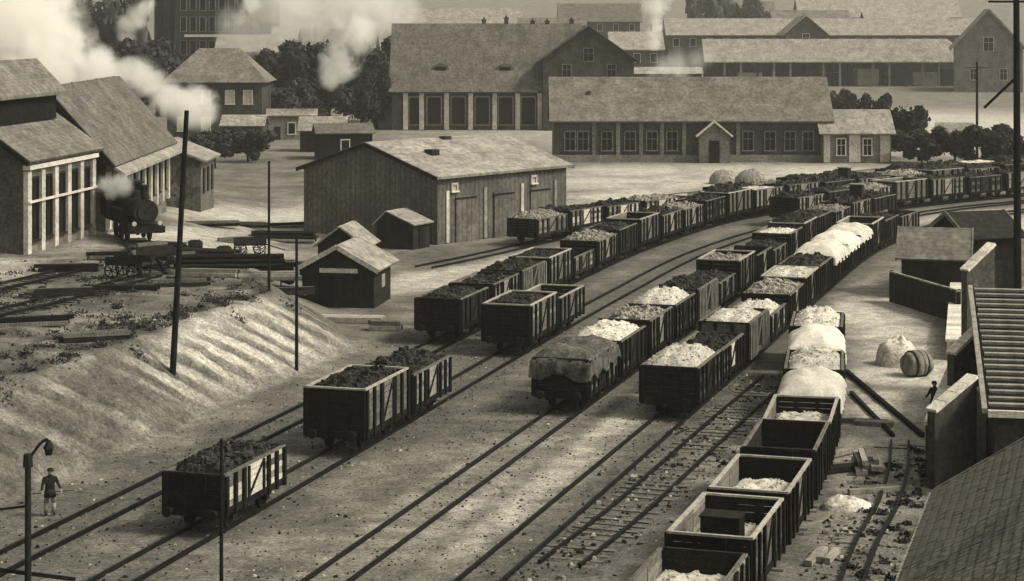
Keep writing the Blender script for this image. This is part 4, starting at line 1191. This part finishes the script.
# ------------------------------------------------------------------ worker by the track
def person(label, loc, rz):
    t = thing('person', label, 'person', loc, rz)
    sk = {0: (0, 0, .95, .15), 1: (0, 0, 1.15, .155), 2: (0, -.02, 1.38, .17), 3: (0, -.03, 1.5, .07), 4: (0, -.05, 1.6, .085), 5: (0, -.05, 1.7, .08),
          6: (.2, -.02, 1.42, .075), 7: (.3, -.06, 1.16, .055), 8: (.36, -.26, 1.02, .042), 9: (-.2, -.02, 1.42, .075), 10: (-.3, -.06, 1.16, .055), 11: (-.36, -.26, 1.02, .042),
          12: (.1, 0, .88, .1), 13: (.13, -.03, .5, .072), 14: (.14, .02, .1, .055), 15: (.15, -.12, .045, .045), 16: (-.1, 0, .88, .1), 17: (-.13, .05, .5, .072), 18: (-.14, .12, .1, .055), 19: (-.15, -.02, .045, .045)}
    ed = [(0, 1), (1, 2), (2, 3), (3, 4), (4, 5), (2, 6), (6, 7), (7, 8), (2, 9), (9, 10), (10, 11), (0, 12), (12, 13), (13, 14), (14, 15), (0, 16), (16, 17), (17, 18), (18, 19)]
    me = bpy.data.meshes.new('body')
    me.from_pydata([sk[i][:3] for i in range(20)], ed, [])
    o = link('body', me, t)
    sm_ = o.modifiers.new('skin', 'SKIN'); sm_.use_smooth_shade = True
    ss = o.modifiers.new('sub', 'SUBSURF'); ss.levels = 2; ss.render_levels = 2
    for i in range(20):
        me.skin_vertices[0].data[i].radius = (sk[i][3], sk[i][3])
    me.skin_vertices[0].data[0].use_root = True
    me.materials.append(M['cloth_dark'])
    b = MB().tube((0, 0, 1.02), (0, -.01, .72), .19, .23, 14).build('coat', M['cloth_dark'], t, True)
    for sx, yk, ya in ((1, -.03, .02), (-1, .05, .12)):
        MB().tube((sx * .1, 0, .9), (sx * .13, yk, .5), .115, .092, 12).tube((sx * .13, yk, .52), (sx * .14, ya, .1), .09, .075, 12).build('trouser_leg', M['cloth_pale'], t, True)
        for f in range(4):
            x = sx * (.345 + .012 * f)
            MB().tube((x, -.27, 1.03 - .012 * f), (x - sx * .01, -.35, .99 - .012 * f), .011, .01, 6).tube((x - sx * .01, -.35, .99 - .012 * f), (x - sx * .03, -.37, .94 - .012 * f), .01, .009, 6).build('finger', M['skin'], t)
        MB().tube((sx * .33, -.26, 1.03), (sx * .3, -.31, 1.02), .012, .01, 6).build('thumb', M['skin'], t)
    h = bpy.data.meshes.new('head')
    bm = bmesh.new(); bmesh.ops.create_uvsphere(bm, u_segments=18, v_segments=12, radius=.105)
    for v in bm.verts:
        v.co.z *= 1.22; v.co.y *= 1.05
        if v.co.z < -.03: v.co.x *= .85
        if v.co.y < -.09 and abs(v.co.x) < .03 and -.04 < v.co.z < .02: v.co.y -= .02
    bm.to_mesh(h); bm.free(); h.materials.append(M['skin'])
    for p_ in h.polygons: p_.use_smooth = True
    ho = link('head', h, t, (0, -.06, 1.66))
    MB().tube((0, 0, .05), (0, 0, .13), .118, .1, 14).tube((0, -.02, .045), (0, -.02, .06), .15, .15, 14).build('cap', M['cloth_dark'], ho)
    return t
q = gp(50, 512, .15)
person('worker in dark jacket and pale trousers standing by the embankment foot', (q.x, q.y, th(q.x, q.y)), R(25))

q2 = gp(935, 420)
person('dark clad worker standing beyond the white coped wall by the road', (q2.x, q2.y, 0), R(-40))
bar = thing('iron_bar', 'long iron bar held level by the worker', 'tool', (q.x, q.y, th(q.x, q.y)), R(25))
MB().tube((-.75, -.345, .965), (.75, -.345, .955), .016, .016, 8).build('shaft', M['iron'], bar)
MB().tube((.75, -.345, .955), (.84, -.345, .95), .02, .008, 8).build('point', M['iron'], bar)
# ------------------------------------------------------------------ trees and bushes
def crown_mesh(seed, n, flat=.8, m_='leaf', size=.42):
    rs = random.Random(seed)
    lobes = [(Vector((rs.uniform(-.75, .75), rs.uniform(-.75, .75), rs.uniform(-.6, .7) * flat)), rs.uniform(.16, .4)) for _ in range(17)]
    b = MB()
    for _ in range(n):
        c, r_ = rs.choice(lobes)
        d = Vector((rs.gauss(0, 1), rs.gauss(0, 1), rs.gauss(0, 1))).normalized()
        p = (c + d * r_ * rs.uniform(.6, 1.05)) * 3.2
        a = Vector((rs.gauss(0, 1), rs.gauss(0, 1), rs.gauss(0, 1))).normalized()
        e = a.cross(d); e = e.normalized() if e.length > .01 else Vector((1, 0, 0))
        s_ = size * rs.uniform(.6, 1.3)
        b.add([p - a * s_ * .5, p + e * s_ * .42, p + a * s_ * .6, p - e * s_ * .42], [(0, 1, 2, 3)])
    me = bpy.data.meshes.new('crown')
    me.from_pydata(b.v, [], b.f); me.materials.append(M[m_]); me.update()
    return me
CR = [crown_mesh(k, 4200) for k in range(3)]
CRF = [crown_mesh(10 + k, 2200, .9, 'leaf_far', .55) for k in range(2)]
def tree(label, x, y, h, w, far_=False, bush=False, z=None):
    k = abs(int(x * 7 + y)) 
    zz = th(x, y) if z is None else z
    t = thing('bush' if bush else 'tree', label, 'bush' if bush else 'tree', (x, y, zz), random.uniform(0, 6.28))
    me = (CRF if far_ else CR)[k % (2 if far_ else 3)]
    ch = h if bush else h * .92
    o = link('crown', me, t, (0, 0, (h - ch) + ch * .48)); o.scale = (w / 5.6, w / 5.6, ch / 5.2)
    b = MB().tube((0, 0, -.3), (0, .1, h * .5), h * .028 + .04, h * .016 + .02, 8)
    for a in range(4):
        an = a * 1.6 + x
        b.tube((0, .05, h * (.3 + .05 * a)), (math.cos(an) * w * .3, math.sin(an) * w * .3, h * (.55 + .06 * a)), h * .012 + .02, .02, 6)
    b.build('trunk', M['barkmat'], t)
    return t
def px_tree(label, px, ytop, ybase, wpx, far_=False, bush=False):
    q = gp(px, ybase); kk = q.y / FOC
    tree(label, q.x, q.y, (ybase - ytop) * kk, wpx * kk, far_, bush)
px_tree('tall dark tree left of the steep workshop, nearest its wall', 378, 32, 122, 62)
px_tree('dark tree under the white steam puff', 345, 56, 124, 70)
px_tree('dark tree left of the white steam puff', 310, 38, 124, 72)
px_tree('dark bushy tree right of the hipped house', 274, 44, 126, 66)
px_tree('low dark tree in front of the steam puff', 330, 74, 130, 64, False, True)
px_tree('low dark bush between the puff and the workshop', 366, 72, 130, 56, False, True)
px_tree('low dark bush beside the hipped house wall', 290, 80, 132, 62, False, True)
px_tree('dark tree below the tall factory, behind the hipped roof', 158, 34, 116, 80)
px_tree('dark tree left of the hipped roof above the engine shed', 112, 42, 114, 76)
px_tree('greyish tall tree at the top edge left of the factory', 92, -8, 98, 66, True)
px_tree('greyish tall tree at the top edge beside the big plume', 62, -6, 99, 60, True)
px_tree('greyish tree between the two small plumes', 122, -4, 100, 60, True)
px_tree('dark bush heap below the hipped house, left one', 215, 128, 168, 46, False, True)
px_tree('dark bush heap below the hipped house, right one', 248, 126, 162, 44, False, True)
px_tree('dark round bush right of the small pale fronted house', 905, 100, 158, 44, False, True)
px_tree('dark bush at the right foot of the small pale fronted house', 922, 128, 163, 46, False, True)
px_tree('dark bush before the goods shed middle', 872, 90, 142, 36, False, True)
px_tree('dark bush near the thin far pole', 955, 124, 166, 60, False, True)
px_tree('dark bush left of the mast', 1000, 122, 168, 70, False, True)
px_tree('dark bush between the long house and goods shed', 848, 88, 126, 28, False, True)
px_tree('far grey tree clump beyond the steep workshop gable', 735, -4, 66, 60, True)
px_tree('far grey tree right above the goods shed roof', 705, -4, 68, 40, True)
px_tree('low dark bush on the terrace rim near the hut', 280, 282, 300, 28, False, True)

# low scrub on the terrace rim and rough ground (uncountable)
b = MB()
rs = random.Random(5)
CL = []
for _ in range(260):
    u_ = rs.uniform(-36, 22); v_ = 4.3 + max(0, u_ - 18) * .5 + (rs.gauss(5.8, 1.0) if rs.random() < .35 else rs.uniform(5.2, 22))
    CL.append((P0[0] + u_ * DX - v_ * DY, P0[1] + u_ * DY + v_ * DX, rs.uniform(.2, .8), rs.uniform(.1, .34)))
for _ in range(70):
    y_ = rs.uniform(60, 86); CL.append((11.8 + (y_ - 60) * .22 + rs.gauss(0, 1.2), y_, rs.uniform(.15, .45), .12))
XY = np.array([(c[0] + rs.gauss(0, c[2] * .5), c[1] + rs.gauss(0, c[2] * .5), abs(rs.gauss(0, c[3] * .5))) for c in CL for _ in range(60)])
ZZ = terr(XY[:, 0], XY[:, 1]) + XY[:, 2]
for (x_, y_, _h), z_ in zip(XY, ZZ):
    a = Vector((rs.gauss(0, 1), rs.gauss(0, 1), rs.gauss(0, 1))).normalized(); e = a.cross(Vector((rs.gauss(0, 1), rs.gauss(0, 1), rs.gauss(0, 1)))).normalized()
    q = Vector((x_, y_, z_)); s_ = rs.uniform(.04, .11)
    b.add([q - a * s_, q + e * s_ * .6, q + a * s_, q - e * s_ * .6], [(0, 1, 2, 3)])
me = bpy.data.meshes.new('scrub'); me.from_pydata(b.v, [], b.f); me.materials.append(M['leaf']); me.update()
tag(link('scrub', me), 'low dark scrub along the terrace rim and rough ground', 'scrub', None, 'stuff')

# ------------------------------------------------------------------ steam and smoke
def smoke_mat(name, dens, col, field=None, scale=.4):
    m = bpy.data.materials.new(name); m.use_nodes = True
    N, L_ = m.node_tree.nodes, m.node_tree.links
    N.remove(N['Principled BSDF'])
    pv = N.new('ShaderNodeVolumePrincipled')
    pv.inputs['Color'].default_value = col
    pv.inputs['Density'].default_value = dens
    pv.inputs['Anisotropy'].default_value = .1
    if field:       # soft body: density fades away from the plume's core and is torn by turbulence
        tc = N.new('ShaderNodeTexCoord'); n = N.new('ShaderNodeTexNoise')
        n.inputs['Scale'].default_value = scale; n.inputs['Detail'].default_value = 6; n.inputs['Roughness'].default_value = .68; n.inputs['Distortion'].default_value = .9
        L_.new(tc.outputs['Object'], n.inputs['Vector'])
        acc = None
        for c, r_ in field:
            d = N.new('ShaderNodeVectorMath'); d.operation = 'DISTANCE'; d.inputs[1].default_value = c
            L_.new(tc.outputs['Object'], d.inputs[0])
            q = N.new('ShaderNodeMath'); q.operation = 'MULTIPLY_ADD'; q.inputs[1].default_value = -1 / r_; q.inputs[2].default_value = 1
            L_.new(d.outputs['Value'], q.inputs[0])
            if acc is None: acc = q.outputs[0]
            else:
                x = N.new('ShaderNodeMath'); x.operation = 'SMOOTH_MAX'; x.inputs[2].default_value = .25
                L_.new(acc, x.inputs[0]); L_.new(q.outputs[0], x.inputs[1]); acc = x.outputs[0]
        ad = N.new('ShaderNodeMath'); ad.operation = 'MULTIPLY_ADD'; ad.inputs[1].default_value = 2.3
        L_.new(n.outputs['Fac'], ad.inputs[0]); L_.new(acc, ad.inputs[2])
        r = N.new('ShaderNodeMapRange'); r.interpolation_type = 'SMOOTHSTEP'
        for k, x in enumerate((1.2, 1.95, 0, dens)): r.inputs[k + 1].default_value = x
        L_.new(ad.outputs[0], r.inputs[0]); L_.new(r.outputs[0], pv.inputs['Density'])
    L_.new(pv.outputs[0], N['Material Output'].inputs['Volume'])
    return m
STEAM, STEAM_T = .6, .16
def plume(label, Y, pts, dens, seed):
    """Steam: a soft drifting body round the line pts = (picture x, picture y, radius px) at distance Y."""
    kk = Y / FOC
    rs = random.Random(seed)
    field = []
    for i in range(len(pts) - 1):
        a, c = pts[i], pts[i + 1]
        nn = max(1, int(math.hypot(c[0] - a[0], c[1] - a[1]) / (min(a[2], c[2]) * .8)))
        for k in range(nn + (1 if i == len(pts) - 2 else 0)):
            x, y, r_ = [a[j] + (c[j] - a[j]) * k / nn for j in range(3)]
            x += rs.gauss(0, .15) * r_; y += rs.gauss(0, .15) * r_
            field.append((((x - 512) * kk, Y + rs.gauss(0, .2) * r_ * kk, CAM_H - (y - HOR) * kk), r_ * kk * rs.uniform(1.25, 1.6)))
    bm = bmesh.new()
    for c, r_ in field:
        bmesh.ops.create_icosphere(bm, subdivisions=2, radius=r_ * 1.05, matrix=Matrix.Translation(c))
    me = bpy.data.meshes.new('steam'); bm.to_mesh(me); bm.free()
    me.materials.append(smoke_mat('steam', dens * (190 / Y) ** .5, (.995, .985, .95, 1), field, 56 / Y))
    o = link('steam_plume', me)
    rm = o.modifiers.new('remesh', 'REMESH'); rm.mode = 'VOXEL'; rm.voxel_size = kk * 3; rm.use_smooth_shade = True
    return tag(o, label, 'steam', None, 'stuff')
plume('huge white steam cloud rolling over the engine shed roofs at upper left', 190, [(-20, 4, 46), (15, 14, 54), (38, 50, 40), (66, 70, 22), (100, 74, 19)], STEAM, 1)
plume('white steam trail sliding down behind the engine shed ridge', 184, [(96, 73, 17), (128, 73, 14), (152, 84, 15), (176, 98, 15), (198, 104, 19), (203, 108, 17)], STEAM, 2)
plume('white steam puff bursting up before the dark trees', 300, [(332, 74, 11), (341, 58, 16), (352, 44, 21), (362, 36, 18)], STEAM, 3)
plume('wide pale smoke drifting along the top edge over the white roofed shed', 400, [(226, 36, 12), (262, 22, 30), (300, 8, 38), (345, 2, 40), (390, 0, 36)], STEAM_T, 4)
plume('small white steam puff left of the factory', 390, [(128, 38, 8), (131, 26, 10), (146, 4, 8), (150, -8, 8)], STEAM, 5)
plume('small white steam puff on the factory roof edge', 405, [(240, 22, 6), (246, 8, 9), (252, -6, 10)], STEAM, 6)
plume('thin white plume rising right of the workshop gable', 500, [(654, 42, 7), (655, 20, 9), (660, -8, 13)], STEAM, 7)
plume('low pale steam lying behind the long house roof', 300, [(652, 70, 9), (678, 66, 15), (690, 62, 12), (705, 56, 9)], STEAM_T, 8)
plume('wisp of steam curling from the locomotive', 136.5, [(112, 192, 8), (124, 186, 9), (104, 184, 8)], STEAM, 9)

# ------------------------------------------------------------------ haze: the smoky air over the yard
hz = smoke_mat('haze', .00016, (.97, .95, .88, 1))
b = MB().box(0, 1290, 60, 3400, 2700, 124)
tag(b.build('haze', hz), 'pale smoky haze hanging over the whole yard and town', 'haze', None, 'stuff')
